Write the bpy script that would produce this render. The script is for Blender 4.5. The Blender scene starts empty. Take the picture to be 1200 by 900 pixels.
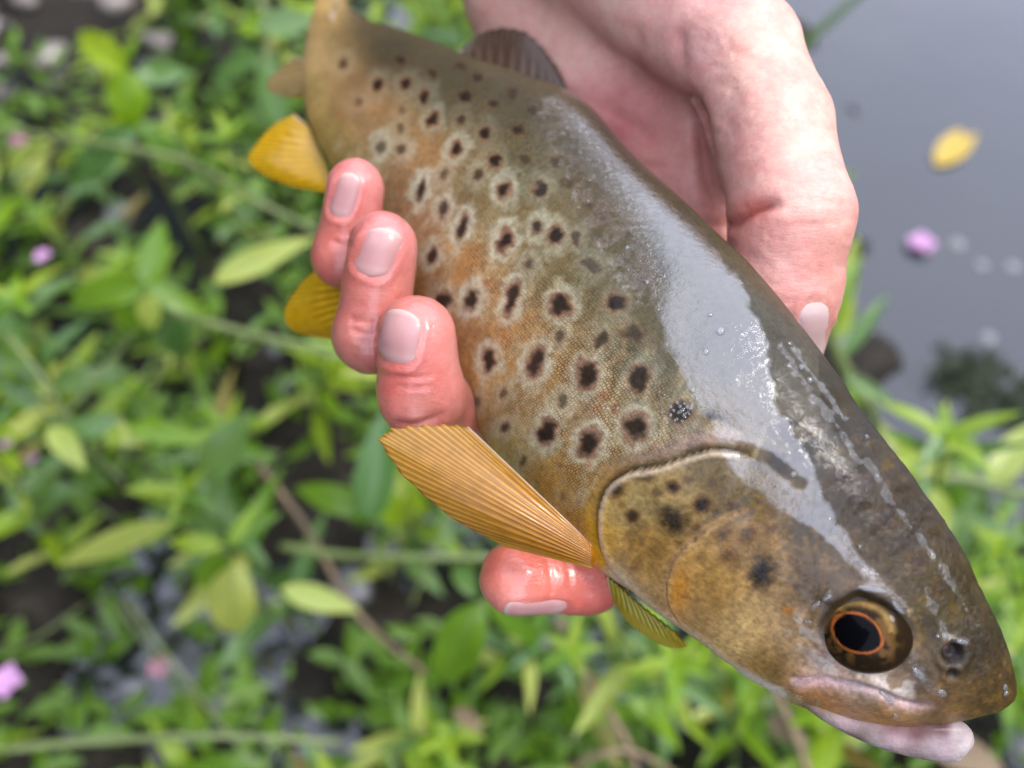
import bpy, bmesh, math, random
import numpy as np
from mathutils import Vector, Matrix
random.seed(7); rng = np.random.default_rng(7)
scene = bpy.context.scene
COL = scene.collection
R_ = math.radians

# ------------------------------------------------------------------ camera
CAM_H = 0.85
PITCH = 58.0
F = 1000.0                     # focal length in photograph pixels (1200 x 900)
cam_d = bpy.data.cameras.new('camera')
cam = bpy.data.objects.new('camera', cam_d); COL.objects.link(cam)
cam.location = (0, 0, CAM_H); cam.rotation_euler = (R_(90 - PITCH), 0, 0)
cam_d.sensor_width = 36.0; cam_d.lens = 36.0 * F / 1200.0
cam_d.clip_start = 0.01; cam_d.clip_end = 500
cam_d.dof.use_dof = True; cam_d.dof.focus_distance = 0.186; cam_d.dof.aperture_fstop = 6.6
scene.camera = cam

# ------------------------------------------------------------------ sky, sun, exposure
SUN_EL, SUN_AZ = 56.0, 98.0    # azimuth clockwise from +Y
w = bpy.data.worlds.new('World'); scene.world = w; w.use_nodes = True
nt = w.node_tree; bg = nt.nodes['Background']
sky = nt.nodes.new('ShaderNodeTexSky'); sky.sky_type = 'NISHITA'; sky.sun_disc = False
sky.sun_elevation = R_(SUN_EL); sky.sun_rotation = R_(SUN_AZ)
sky.air_density = 1.0; sky.dust_density = 2.0; sky.ozone_density = 1.0
# a thin bright overcast in front of the blue: even cloud with a little soft structure
wtc = nt.nodes.new('ShaderNodeTexCoord'); wn = nt.nodes.new('ShaderNodeTexNoise'); wn.inputs['Scale'].default_value = 2.2; wn.inputs['Detail'].default_value = 4
nt.links.new(wtc.outputs['Generated'], wn.inputs['Vector'])
wr = nt.nodes.new('ShaderNodeValToRGB'); nt.links.new(wn.outputs['Fac'], wr.inputs[0])
wr.color_ramp.elements[0].position = .3; wr.color_ramp.elements[0].color = (.74, .80, 1.02, 1); wr.color_ramp.elements[1].position = .7; wr.color_ramp.elements[1].color = (.90, .94, 1.12, 1)
wsc = nt.nodes.new('ShaderNodeVectorMath'); wsc.operation = 'SCALE'; wsc.inputs['Scale'].default_value = 12.0; nt.links.new(wr.outputs[0], wsc.inputs[0])
wm = nt.nodes.new('ShaderNodeMix'); wm.data_type = 'RGBA'; wm.inputs[0].default_value = .82
nt.links.new(sky.outputs[0], wm.inputs[6]); nt.links.new(wsc.outputs[0], wm.inputs[7])
nt.links.new(wm.outputs[2], bg.inputs[0]); bg.inputs[1].default_value = 0.15
sl = bpy.data.lights.new('sun', 'SUN'); sl.energy = 1.5; sl.angle = R_(13); sl.color = (1, .96, .90)
sun = bpy.data.objects.new('sun', sl); COL.objects.link(sun)
sd = Vector((math.sin(R_(SUN_AZ)) * math.cos(R_(SUN_EL)), math.cos(R_(SUN_AZ)) * math.cos(R_(SUN_EL)), math.sin(R_(SUN_EL))))
sun.rotation_euler = sd.to_track_quat('Z', 'Y').to_euler()
scene.view_settings.view_transform = 'Standard'; scene.view_settings.look = 'None'
scene.view_settings.gamma = 1; scene.view_settings.exposure = 1.05
scene.cycles.use_denoising = True
scene.cycles.max_bounces = 8; scene.cycles.transparent_max_bounces = 8
scene.cycles.sample_clamp_indirect = 6

# ------------------------------------------------------------------ points seen at a pixel, at a real distance
sp, cp = math.sin(R_(PITCH)), math.cos(R_(PITCH))
# camera axes in the world (right, image-down, forward)
AX = np.array([[1, 0, 0], [0, -sp, -cp], [0, cp, -sp]], float)
CL = np.array([0, 0, CAM_H])
def cam3(px, py, d):
    px, py, d = np.broadcast_arrays(np.asarray(px, float), np.asarray(py, float), np.asarray(d, float))
    return np.stack([(px - 600) / F * d, (py - 450) / F * d, d], -1)
def to_world(q): return np.asarray(q) @ AX + CL
def P(px, py, d): return to_world(cam3(px, py, d))
def on_height(px, py, z=0.0):
    r = cam3(px, py, 1.0) @ AX
    return CL + r * ((z - CAM_H) / r[..., 2:3])
def to_px(q):
    return np.stack([q[..., 0] / q[..., 2] * F + 600, q[..., 1] / q[..., 2] * F + 450], -1)
def lin(c):
    c = np.asarray(c, float) / 255.0
    return np.where(c <= .04045, c / 12.92, ((c + .055) / 1.055) ** 2.4)
def sstep(a, b, x):
    t = np.clip((x - a) / (b - a), 0, 1); return t * t * (3 - 2 * t)

# ------------------------------------------------------------------ helpers
def tag(o, label=None, cat=None, group=None, kind=None):
    for k, v in (('label', label), ('category', cat), ('group', group), ('kind', kind)):
        if v: o[k] = v
    return o
def link(name, me, mat=None, parent=None, smooth=True):
    if mat is not None: me.materials.append(mat)
    if smooth: me.shade_smooth()
    o = bpy.data.objects.new(name, me); COL.objects.link(o)
    if parent is not None: o.parent = parent
    return o
def mesh_np(name, V, Q, T=None):
    me = bpy.data.meshes.new(name)
    Q = np.asarray(Q, np.int32).reshape(-1, 4); T = np.zeros((0, 3), np.int32) if T is None else np.asarray(T, np.int32).reshape(-1, 3)
    me.vertices.add(len(V)); me.vertices.foreach_set('co', np.asarray(V, np.float32).ravel())
    loops = np.concatenate([Q.ravel(), T.ravel()])
    me.loops.add(len(loops)); me.loops.foreach_set('vertex_index', loops.astype(np.int32))
    me.polygons.add(len(Q) + len(T))
    st = np.concatenate([np.arange(len(Q)) * 4, len(Q) * 4 + np.arange(len(T)) * 3]).astype(np.int32)
    me.polygons.foreach_set('loop_start', st)
    me.update(calc_edges=True); me.validate()
    return me
def attr(me, name, arr):
    arr = np.asarray(arr, np.float32)
    if arr.ndim == 1:
        a = me.attributes.new(name, 'FLOAT', 'POINT'); a.data.foreach_set('value', arr)
    elif arr.shape[1] == 3 and name.startswith('uv'):
        a = me.attributes.new(name, 'FLOAT_VECTOR', 'POINT'); a.data.foreach_set('vector', arr.ravel())
    else:
        if arr.shape[1] == 3: arr = np.concatenate([arr, np.ones((len(arr), 1), np.float32)], 1)
        a = me.attributes.new(name, 'FLOAT_COLOR', 'POINT'); a.data.foreach_set('color', arr.ravel())
def catmull(pts, n):
    p = np.asarray(pts, float); m = len(p)
    p = np.concatenate([[2 * p[0] - p[1]], p, [2 * p[-1] - p[-2]]])
    t = np.linspace(0, m - 1, n); i = np.minimum(t.astype(int), m - 2); f = (t - i)[:, None]
    a, b, c, d = p[i], p[i + 1], p[i + 2], p[i + 3]
    return .5 * (2 * b + (c - a) * f + (2 * a - 5 * b + 4 * c - d) * f ** 2 + (3 * b - a - 3 * c + d) * f ** 3)
def pl_dist(p, line):
    """distance of points (n,2) to a polyline, and the arc fraction of the nearest point"""
    line = np.asarray(line, float); best = np.full(len(p), 1e9); tt = np.zeros(len(p))
    seg = np.linalg.norm(np.diff(line, axis=0), axis=1); tot = seg.sum(); acc = 0
    for i in range(len(line) - 1):
        a, b = line[i], line[i + 1]; ab = b - a
        t = np.clip(((p - a) @ ab) / (ab @ ab + 1e-12), 0, 1)
        d = np.linalg.norm(p - a - t[:, None] * ab, axis=1)
        k = d < best; best[k] = d[k]; tt[k] = (acc + t[k] * seg[i]) / tot
        acc += seg[i]
    return best, tt
def in_poly(p, poly):
    poly = np.asarray(poly, float); r = np.zeros(len(p), bool); n = len(poly)
    for i in range(n):
        a, b = poly[i], poly[(i + 1) % n]
        c = ((a[1] > p[:, 1]) != (b[1] > p[:, 1]))
        x = (b[0] - a[0]) * (p[:, 1] - a[1]) / (b[1] - a[1] + 1e-12) + a[0]
        r ^= c & (p[:, 0] < x)
    return r
_NG = rng.random((128, 128))
def vnoise(x, y, s):
    x, y = x / s, y / s; xi, yi = np.floor(x).astype(int), np.floor(y).astype(int)
    fx, fy = x - xi, y - yi; fx = fx * fx * (3 - 2 * fx); fy = fy * fy * (3 - 2 * fy)
    g = lambda a, b: _NG[a % 128, b % 128]
    return (g(xi, yi) * (1 - fx) + g(xi + 1, yi) * fx) * (1 - fy) + (g(xi, yi + 1) * (1 - fx) + g(xi + 1, yi + 1) * fx) * fy
def fbm(x, y, s, o=4):
    v = 0; a = .5; t = 0
    for k in range(o):
        v = v + a * vnoise(x + 37 * k, y + 91 * k, s); t += a; a *= .5; s *= .5
    return v / t
def idw(p, samples, s=28.0, pw=2.0):
    S = np.asarray([(a, b) for a, b, *_ in samples], float); C = lin([c for *_, c in samples])
    out = np.zeros((len(p), 3)); W = np.zeros(len(p))
    for q, c in zip(S, C):
        ww = 1 / (((p - q) ** 2).sum(1) + s * s) ** pw
        out += ww[:, None] * c; W += ww
    return out / W[:, None]

def basis(d, up):
    y = Vector(d).normalized(); z = Vector(up); z = z - y * z.dot(y)
    if z.length < 1e-4: z = Vector((1, 0, 0)) - y * y.x
    z.normalize(); x = y.cross(z); return Matrix((x, y, z)).transposed()
# node helpers
def new_mat(name):
    m = bpy.data.materials.new(name); m.use_nodes = True
    n = m.node_tree; b = n.nodes['Principled BSDF']
    return m, n, b
def N(n, typ, **kw):
    x = n.nodes.new(typ)
    for k, v in kw.items(): setattr(x, k, v)
    return x
def L(n, a, b): n.links.new(a, b)
def mixc(n, fac, a, b, mode='MIX'):
    x = N(n, 'ShaderNodeMix', data_type='RGBA', blend_type=mode)
    for s, v in ((x.inputs[0], fac), (x.inputs[6], a), (x.inputs[7], b)):
        if hasattr(v, 'is_linked'): L(n, v, s)
        elif isinstance(v, (int, float)): s.default_value = v
        else: s.default_value = (*v, 1)
    return x.outputs[2]
def math_(n, op, a, b=None, c=None, clamp=False):
    x = N(n, 'ShaderNodeMath', operation=op); x.use_clamp = clamp
    for s, v in zip(x.inputs, (a, b, c)):
        if v is None: continue
        if hasattr(v, 'is_linked'): L(n, v, s)
        else: s.default_value = v
    return x.outputs[0]
def ramp(n, fac, stops):
    x = N(n, 'ShaderNodeValToRGB'); L(n, fac, x.inputs[0]); e = x.color_ramp.elements
    while len(e) < len(stops): e.new(.5)
    for k, (p, c) in zip(e, stops):
        k.position = p; k.color = (*c, 1) if not isinstance(c, (int, float)) else (c, c, c, 1)
    return x.outputs[0]
def A(n, name):
    return N(n, 'ShaderNodeAttribute', attribute_name=name)
def noise(n, scale, detail=4, rough=.55, vec=None, dist=0):
    x = N(n, 'ShaderNodeTexNoise'); x.inputs['Scale'].default_value = scale; x.inputs['Detail'].default_value = detail
    x.inputs['Roughness'].default_value = rough; x.inputs['Distortion'].default_value = dist
    if vec is not None: L(n, vec, x.inputs['Vector'])
    return x
def bump(n, h, strength, dist, nrm=None):
    x = N(n, 'ShaderNodeBump'); x.inputs['Strength'].default_value = strength; x.inputs['Distance'].default_value = dist
    L(n, h, x.inputs['Height'])
    if nrm is not None: L(n, nrm, x.inputs['Normal'])
    return x.outputs[0]
def objvec(n):
    t = N(n, 'ShaderNodeTexCoord'); return t.outputs['Object']

# ------------------------------------------------------------------ materials
def make_trout_material():
    m, n, b = new_mat('trout_skin')
    pig = A(n, 'pig').outputs['Color']; msk = A(n, 'msk').outputs['Color']
    uv = A(n, 'uvm').outputs['Vector']; ov = objvec(n)
    s = N(n, 'ShaderNodeSeparateColor'); L(n, msk, s.inputs[0])
    net, wrk, wet = s.outputs
    nz = noise(n, 900, 3, .6, ov); nz2 = noise(n, 160, 4, .6, ov)
    duv = N(n, 'ShaderNodeVectorMath', operation='MULTIPLY_ADD'); L(n, nz2.outputs['Color'], duv.inputs[0])
    duv.inputs[1].default_value = (1.3, 1.3, 0); L(n, uv, duv.inputs[2])
    vo = N(n, 'ShaderNodeTexVoronoi', feature='DISTANCE_TO_EDGE', voronoi_dimensions='2D'); L(n, duv.outputs[0], vo.inputs['Vector'])
    vo.inputs['Scale'].default_value = 1.5; vo.inputs['Randomness'].default_value = .55
    edge = ramp(n, vo.outputs['Distance'], [(.0, .9), (.32, .0)])
    netf = math_(n, 'MULTIPLY', edge, net)
    netf = math_(n, 'MULTIPLY', netf, ramp(n, nz2.outputs['Fac'], [(.3, .35), (.6, 1.0)]))
    c1 = mixc(n, math_(n, 'MULTIPLY', net, .45), pig, mixc(n, .6, pig, (.36, .31, .19)))
    c2 = mixc(n, netf, c1, mixc(n, 1.0, pig, (.27, .15, .085), 'MULTIPLY'))
    sp_ = ramp(n, nz.outputs['Fac'], [(.32, .72), (.68, 1.22)])
    c3 = mixc(n, 1.0, c2, sp_, 'MULTIPLY')
    L(n, c3, b.inputs['Base Color'])
    L(n, math_(n, 'MULTIPLY_ADD', nz2.outputs['Fac'], .2, .36), b.inputs['Roughness'])
    b.inputs['Specular IOR Level'].default_value = .12
    cw = math_(n, 'MULTIPLY_ADD', wet, .90, .10, True)
    L(n, cw, b.inputs['Coat Weight']); b.inputs['Coat Roughness'].default_value = .015; b.inputs['Coat IOR'].default_value = 2.15
    # fine scales under the slime
    sc = math_(n, 'MULTIPLY', ramp(n, vo.outputs['Distance'], [(0, 0.0), (.35, 1.0)]), net)
    nb = bump(n, sc, .25, .00012)
    nb = bump(n, nz.outputs['Fac'], .25, .00012, nb)
    L(n, nb, b.inputs['Normal'])
    # slime: wrinkled where it has dried, smooth elsewhere
    wz = noise(n, 560, 5, .66, ov, 1.5)
    lo = noise(n, 95, 2, .5, ov, .4)
    hh = math_(n, 'MULTIPLY', wz.outputs['Fac'], wrk)
    cb = bump(n, hh, 1.0, .0026)
    cb = bump(n, lo.outputs['Fac'], .22, .0009, cb)
    cb = bump(n, nz.outputs['Fac'], .04, .00006, cb)
    L(n, cb, b.inputs['Coat Normal'])
    return m
def make_skin_material():
    m, n, b = new_mat('wet_skin')
    pig = A(n, 'pig').outputs['Color']; ov = objvec(n)
    msk = A(n, 'msk').outputs['Color']; s = N(n, 'ShaderNodeSeparateColor'); L(n, msk, s.inputs[0])
    wet = s.outputs[0]
    n1 = noise(n, 130, 5, .6, ov); n2 = noise(n, 700, 3, .6, ov); n3 = noise(n, 40, 3, .5, ov)
    c = mixc(n, ramp(n, n1.outputs['Fac'], [(.38, 0.0), (.66, .75)]), pig, mixc(n, 1.0, pig, (.90, .68, .68), 'MULTIPLY'))
    c = mixc(n, ramp(n, n3.outputs['Fac'], [(.45, 0.0), (.75, .4)]), c, mixc(n, 1.0, c, (1.08, 1.08, 1.12), 'MULTIPLY'))
    c = mixc(n, 1.0, c, ramp(n, n2.outputs['Fac'], [(.3, .92), (.7, 1.06)]), 'MULTIPLY')
    L(n, c, b.inputs['Base Color'])
    L(n, math_(n, 'MULTIPLY_ADD', wet, -.22, .5), b.inputs['Roughness'])
    L(n, math_(n, 'MULTIPLY', wet, .32), b.inputs['Coat Weight']); b.inputs['Coat Roughness'].default_value = .14
    b.inputs['Subsurface Weight'].default_value = .22; b.inputs['Subsurface Radius'].default_value = (1, .32, .18)
    b.inputs['Subsurface Scale'].default_value = .0028
    # skin lines: stretched noise, run across the finger
    mp = N(n, 'ShaderNodeMapping'); L(n, ov, mp.inputs[0]); mp.inputs['Scale'].default_value = (260, 1500, 900); mp.inputs['Rotation'].default_value = (0, 0, .5)
    sk = noise(n, 1.0, 3, .6, mp.outputs[0], .6)
    vo = N(n, 'ShaderNodeTexVoronoi', feature='DISTANCE_TO_EDGE'); L(n, ov, vo.inputs['Vector']); vo.inputs['Scale'].default_value = 1150
    nb = bump(n, sk.outputs['Fac'], .6, .00026)
    nb = bump(n, ramp(n, vo.outputs['Distance'], [(0, 0.), (.15, 1.)]), .22, .00012, nb)
    nb = bump(n, n1.outputs['Fac'], .4, .0007, nb)
    L(n, nb, b.inputs['Normal'])
    return m
def make_nail_material(pale=1.0):
    m, n, b = new_mat('fingernail')
    t = A(n, 'uvn').outputs['Vector']; s = N(n, 'ShaderNodeSeparateXYZ'); L(n, t, s.inputs[0])
    c = ramp(n, s.outputs[1], [(0, (.50, .37, .32)), (.06, (.46, .30, .26)), (.12, (.41, .215, .20)), (.72, (.40, .20, .19)), (.84, (.43, .245, .23)), (1, (.42, .225, .205))])
    c = mixc(n, 1.0, c, (pale, pale * (1 + (pale - 1) * .9), pale * (1 + (pale - 1) * .9)), 'MULTIPLY')
    L(n, c, b.inputs['Base Color']); b.inputs['Roughness'].default_value = .42
    b.inputs['Coat Weight'].default_value = .15; b.inputs['Coat Roughness'].default_value = .15
    b.inputs['Subsurface Weight'].default_value = .3; b.inputs['Subsurface Scale'].default_value = .002
    wv = N(n, 'ShaderNodeMapping'); L(n, t, wv.inputs[0]); wv.inputs['Scale'].default_value = (26, 1.5, 1)
    L(n, bump(n, noise(n, 1, 2, .5, wv.outputs[0]).outputs['Fac'], .3, .0002), b.inputs['Normal'])
    return m
def make_fin_material(name, base, tip, coat=1.0, trans=.35):
    m, n, b = new_mat(name)
    t = A(n, 'uvf').outputs['Vector']; s = N(n, 'ShaderNodeSeparateXYZ'); L(n, t, s.inputs[0])
    rn = A(n, 'ray').outputs['Fac']
    nz = noise(n, 350, 4, .6, objvec(n))
    c = mixc(n, s.outputs[1], base, tip)
    c = mixc(n, ramp(n, rn, [(.35, 0.0), (.9, 1.0)]), mixc(n, 1.0, c, (.74, .62, .46), 'MULTIPLY'), mixc(n, math_(n, 'MULTIPLY', nz.outputs['Fac'], 1.6, None, True), c, mixc(n, 1.0, c, (1.22, 1.18, 1.12), 'MULTIPLY')))
    c = mixc(n, 1.0, c, ramp(n, nz.outputs['Fac'], [(.3, .88), (.7, 1.08)]), 'MULTIPLY')
    c = mixc(n, ramp(n, s.outputs[0], [(.012, .75), (.03, 0.0)]), c, (.62, .52, .40))
    c = mixc(n, ramp(n, s.outputs[0], [(.94, 0.0), (.985, .7)]), c, (.70, .45, .04))
    L(n, c, b.inputs['Base Color']); b.inputs['Roughness'].default_value = .35
    b.inputs['Coat Weight'].default_value = coat; b.inputs['Coat Roughness'].default_value = .08; b.inputs['Coat IOR'].default_value = 1.6
    L(n, bump(n, nz.outputs['Fac'], .3, .0002), b.inputs['Normal'])
    tr = N(n, 'ShaderNodeBsdfTranslucent'); L(n, c, tr.inputs[0])
    mx = N(n, 'ShaderNodeMixShader'); mx.inputs[0].default_value = trans
    L(n, b.outputs[0], mx.inputs[1]); L(n, tr.outputs[0], mx.inputs[2])
    tp = N(n, 'ShaderNodeBsdfTransparent'); m2 = N(n, 'ShaderNodeMixShader'); L(n, math_(n, 'MULTIPLY_ADD', s.outputs[1], .22, .03), m2.inputs[0])
    L(n, mx.outputs[0], m2.inputs[1]); L(n, tp.outputs[0], m2.inputs[2])
    L(n, m2.outputs[0], n.nodes['Material Output'].inputs[0])
    return m
def make_leaf_material(name, c0, c1, trans=.35, rough=.38):
    m, n, b = new_mat(name)
    t = A(n, 'uvl').outputs['Vector']; s = N(n, 'ShaderNodeSeparateXYZ'); L(n, t, s.inputs[0])
    oi = N(n, 'ShaderNodeObjectInfo'); nz = noise(n, 60, 3, .6, objvec(n))
    c = mixc(n, oi.outputs['Random'], c0, c1)
    c = mixc(n, 1.0, c, ramp(n, nz.outputs['Fac'], [(.3, .75), (.7, 1.25)]), 'MULTIPLY')
    ax = math_(n, 'ABSOLUTE', s.outputs[0])
    mid = ramp(n, ax, [(.02, .7), (.09, 0.0)])
    # side veins
    ph = math_(n, 'MULTIPLY_ADD', ax, -5.0, math_(n, 'MULTIPLY', s.outputs[1], 16.0))
    vn = ramp(n, math_(n, 'ABSOLUTE', math_(n, 'SUBTRACT', math_(n, 'FRACT', ph), .5)), [(.0, .35), (.10, 0.0)])
    c = mixc(n, math_(n, 'MAXIMUM', mid, vn), c, (.15, .23, .065))
    L(n, c, b.inputs['Base Color']); b.inputs['Roughness'].default_value = rough
    b.inputs['Specular IOR Level'].default_value = .6
    tr = N(n, 'ShaderNodeBsdfTranslucent'); L(n, mixc(n, 1.0, c, (1.5, 1.5, .5), 'MULTIPLY'), tr.inputs[0])
    mx = N(n, 'ShaderNodeMixShader'); mx.inputs[0].default_value = trans
    L(n, b.outputs[0], mx.inputs[1]); L(n, tr.outputs[0], mx.inputs[2])
    L(n, mx.outputs[0], n.nodes['Material Output'].inputs[0])
    return m
def simple_mat(name, c0, c1, scale=40, rough=.6, coat=0, bmp=.3, bd=.002):
    m, n, b = new_mat(name); ov = objvec(n)
    nz = noise(n, scale, 5, .6, ov)
    L(n, ramp(n, nz.outputs['Fac'], [(.3, c0), (.7, c1)]), b.inputs['Base Color'])
    b.inputs['Roughness'].default_value = rough; b.inputs['Coat Weight'].default_value = coat
    b.inputs['Coat Roughness'].default_value = .06
    L(n, bump(n, nz.outputs['Fac'], bmp, bd), b.inputs['Normal'])
    return m
M_TROUT = make_trout_material(); M_SKIN = make_skin_material(); M_NAIL = make_nail_material(); M_NAIL_PALE = make_nail_material(1.32)
M_PEC = make_fin_material('pectoral_fin_membrane', (.50, .215, .003), (.56, .33, .06), .3, .45)
M_YEL = make_fin_material('yellow_fin_membrane', (.62, .40, .008), (.70, .47, .01), .8, .5)
M_OLV = make_fin_material('olive_fin_membrane', (.42, .40, .03), (.50, .42, .02), .5, .5)
M_DRS = make_fin_material('dorsal_fin_membrane', (.14, .09, .06), (.10, .066, .05), .08, .25)
M_TAIL = make_fin_material('tail_fin_membrane', (.40, .30, .14), (.45, .35, .18), .8, .4)

# ------------------------------------------------------------------ the trout
ST = [  # upper silhouette, lower silhouette, distance, thickness ratio
 ((403, -75), (371, -75), .345, .50), ((402, -35), (371, -35), .335, .50), ((407, 5), (370, 2), .324, .50), ((428, 22), (361, 36), .315, .52),
 ((463, 33), (354, 76), .302, .54), ((507, 50), (355, 122), .287, .55), ((545, 67), (366, 158), .273, .56),
 ((612, 92), (395, 215), .257, .57), ((673, 122), (428, 278), .243, .57), ((727, 183), (470, 345), .231, .57),
 ((790, 245), (510, 420), .221, .57), ((850, 305), (548, 497), .212, .57), ((905, 370), (592, 570), .205, .57),
 ((957, 437), (640, 625), .200, .58), ((997, 496), (690, 667), .197, .59), ((1032, 538), (745, 708), .194, .60),
 ((1065, 580), (800, 747), .192, .61), ((1091, 612), (853, 783), .190, .62), ((1118, 650), (902, 812), .188, .64),
 ((1138, 686), (945, 832), .187, .66), ((1158, 727), (990, 845), .186, .69), ((1175, 764), (1040, 850), .185, .72),
 ((1186, 795), (1095, 848), .184, .76), ((1190, 811), (1145, 841), .184, .80), ((1188.5, 819), (1170, 834), .184, .85),
 ((1184, 825.5), (1180, 828), .184, .9)]
ROLL = R_(25)
NU, NV = 760, 440
def build_trout():
    S = np.array([[*u, *l, d, k] for u, l, d, k in ST], float)
    S = catmull(S, NU)
    U, Lw, D_, K_ = S[:, 0:2], S[:, 2:4], S[:, 4], S[:, 5]
    mid = (U + Lw) / 2; half = np.linalg.norm(U - Lw, axis=1) / 2
    u2 = (U - Lw) / (2 * half[:, None])
    C = cam3(mid[:, 0], mid[:, 1], D_)
    e = half * D_ / F
    a = e / math.sqrt(math.cos(ROLL) ** 2 + (.57 * math.sin(ROLL)) ** 2); b = a * K_
    view = C / np.linalg.norm(C, axis=1)[:, None]
    u3 = np.concatenate([u2, np.zeros((NU, 1))], 1); u3 -= (u3 * view).sum(1)[:, None] * view
    u3 /= np.linalg.norm(u3, axis=1)[:, None]
    Dv = math.cos(ROLL) * u3 - math.sin(ROLL) * view          # towards the back
    Lv = -math.cos(ROLL) * view - math.sin(ROLL) * u3          # towards the flank in view
    th = np.linspace(0, 2 * math.pi, NV, endpoint=False)
    c, s = np.cos(th), np.sin(th)
    cx = np.sign(c) * np.abs(c) ** .96; sx = np.sign(s) * np.abs(s) ** .90 * (1 + .06 * c)
    V = C[:, None] + (a[:, None] * cx)[..., None] * Dv[:, None] + (b[:, None] * sx)[..., None] * Lv[:, None]
    # pixels of the flank in view; the far flank takes its twin's
    px = to_px(V); j = np.arange(NV); far = j > NV // 2
    px[:, far] = px[:, (NV - j[far]) % NV]
    p = px.reshape(-1, 2)
    # normals
    du = np.gradient(V, axis=0); dv = np.roll(V, -1, 1) - np.roll(V, 1, 1)
    n = np.cross(du, dv); n /= np.linalg.norm(n, axis=2)[..., None] + 1e-12
    sgn = np.sign(((V - C[:, None]) * n).sum()); n *= sgn
    # --- relief (metres along the normal)
    mm = .001; h = np.zeros(len(p))
    gill = catmull([(884, 540), (868, 532), (840, 528), (813, 533), (773, 547), (740, 553), (718, 565), (707, 583), (702, 610), (705, 637), (717, 663), (750, 697), (790, 727), (827, 752), (870, 788)], 60)
    gd, gt = pl_dist(p, gill)
    gin = in_poly(p, list(map(tuple, gill)) + [(930, 810), (1300, 900), (1300, 400), (900, 500)])
    fade = sstep(0, .08, gt) * sstep(1.0, .92, gt)
    h += fade * np.where(gin, 1.0 * np.exp(-(gd / 34) ** 2), -1.7 * np.exp(-(gd / 7) ** 2)) * mm
    h += fade * np.where(gin, .25 * np.exp(-((gd - 5) / 3.5) ** 2), 0) * mm
    pre = catmull([(890, 592), (868, 600), (840, 613), (817, 630), (797, 647), (786, 668), (783, 690), (792, 716), (815, 742)], 40)
    pd, pt = pl_dist(p, pre); pin = in_poly(p, list(map(tuple, pre)) + [(1200, 900), (1200, 500), (940, 540)])
    fp = sstep(0, .2, pt) * sstep(1, .8, pt)
    h += fp * np.where(pin, .55 * np.exp(-(pd / 20) ** 2), -.35 * np.exp(-(pd / 8) ** 2)) * mm
    # shoulder fold above the gill opening
    sh = catmull([(700, 540), (740, 532), (790, 522), (850, 520), (900, 530), (945, 560)], 30)
    d, t = pl_dist(p, sh); h += .45 * np.exp(-(d / 14) ** 2) * sstep(0, .2, t) * sstep(1, .7, t) * mm
    # eye socket and brow
    ea = R_(20); dx, dy = p[:, 0] - 1013, p[:, 1] - 737
    ex, ey = (dx * math.cos(ea) + dy * math.sin(ea)) / 50, (-dx * math.sin(ea) + dy * math.cos(ea)) / 40
    er = np.hypot(ex, ey)
    er = er + (fbm(p[:, 0], p[:, 1] + 77, 24, 3) - .5) * .22
    h += (-1.1 * sstep(1.04, .75, er) + .35 * np.exp(-((er - 1.18) / .16) ** 2)) * mm
    # nostrils
    d = np.hypot(p[:, 0] - 1116, p[:, 1] - 766); h += (-1.7 * sstep(14, 7, d) + .5 * np.exp(-((d - 18) / 5) ** 2)) * mm
    d = np.hypot(p[:, 0] - 1115, p[:, 1] - 789); h += (-.7 * sstep(9, 3, d) + .25 * np.exp(-((d - 11) / 4) ** 2)) * mm
    # maxilla groove and lip
    mx = catmull([(922, 796), (940, 798), (970, 797), (1005, 801), (1030, 808), (1052, 820), (1080, 826), (1110, 824)], 40)
    d, t = pl_dist(p, mx); f = sstep(0, .08, t) * sstep(1, .7, t)
    h += (-.8 * np.exp(-(d / 3.2) ** 2)) * f * mm
    below = p[:, 1] > np.interp(p[:, 0], mx[:, 0], mx[:, 1])
    h += np.where(below, .8 * np.exp(-((d - 14) / 12) ** 2), .5 * np.exp(-((d - 8) / 5) ** 2)) * f * mm
    # ridge under the eye, snout ridge, lateral line
    d, t = pl_dist(p, [(930, 742), (965, 775), (1010, 792), (1060, 812)]); h += .45 * np.exp(-(d / 9) ** 2) * sstep(0, .3, t) * sstep(1, .7, t) * mm
    d, t = pl_dist(p, [(1060, 690), (1092, 730), (1105, 750)]); h += .35 * np.exp(-(d / 7) ** 2) * sstep(0, .3, t) * mm
    # soft lumps of the head and body, finer on the jaw
    lm = fbm(p[:, 0], p[:, 1], 46, 3) - .5; h += lm * .55 * mm * sstep(640, 800, p[:, 0])
    h += (fbm(p[:, 0] + 300, p[:, 1], 15, 3) - .5) * .35 * mm * sstep(880, 1000, p[:, 0])
    h += (fbm(p[:, 0], p[:, 1] + 200, 80, 2) - .5) * .3 * mm
    h = h.reshape(NU, NV) * sstep(0, .03, half / half.max() - .02)[:, None]
    V = V + n * h[..., None]
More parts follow.
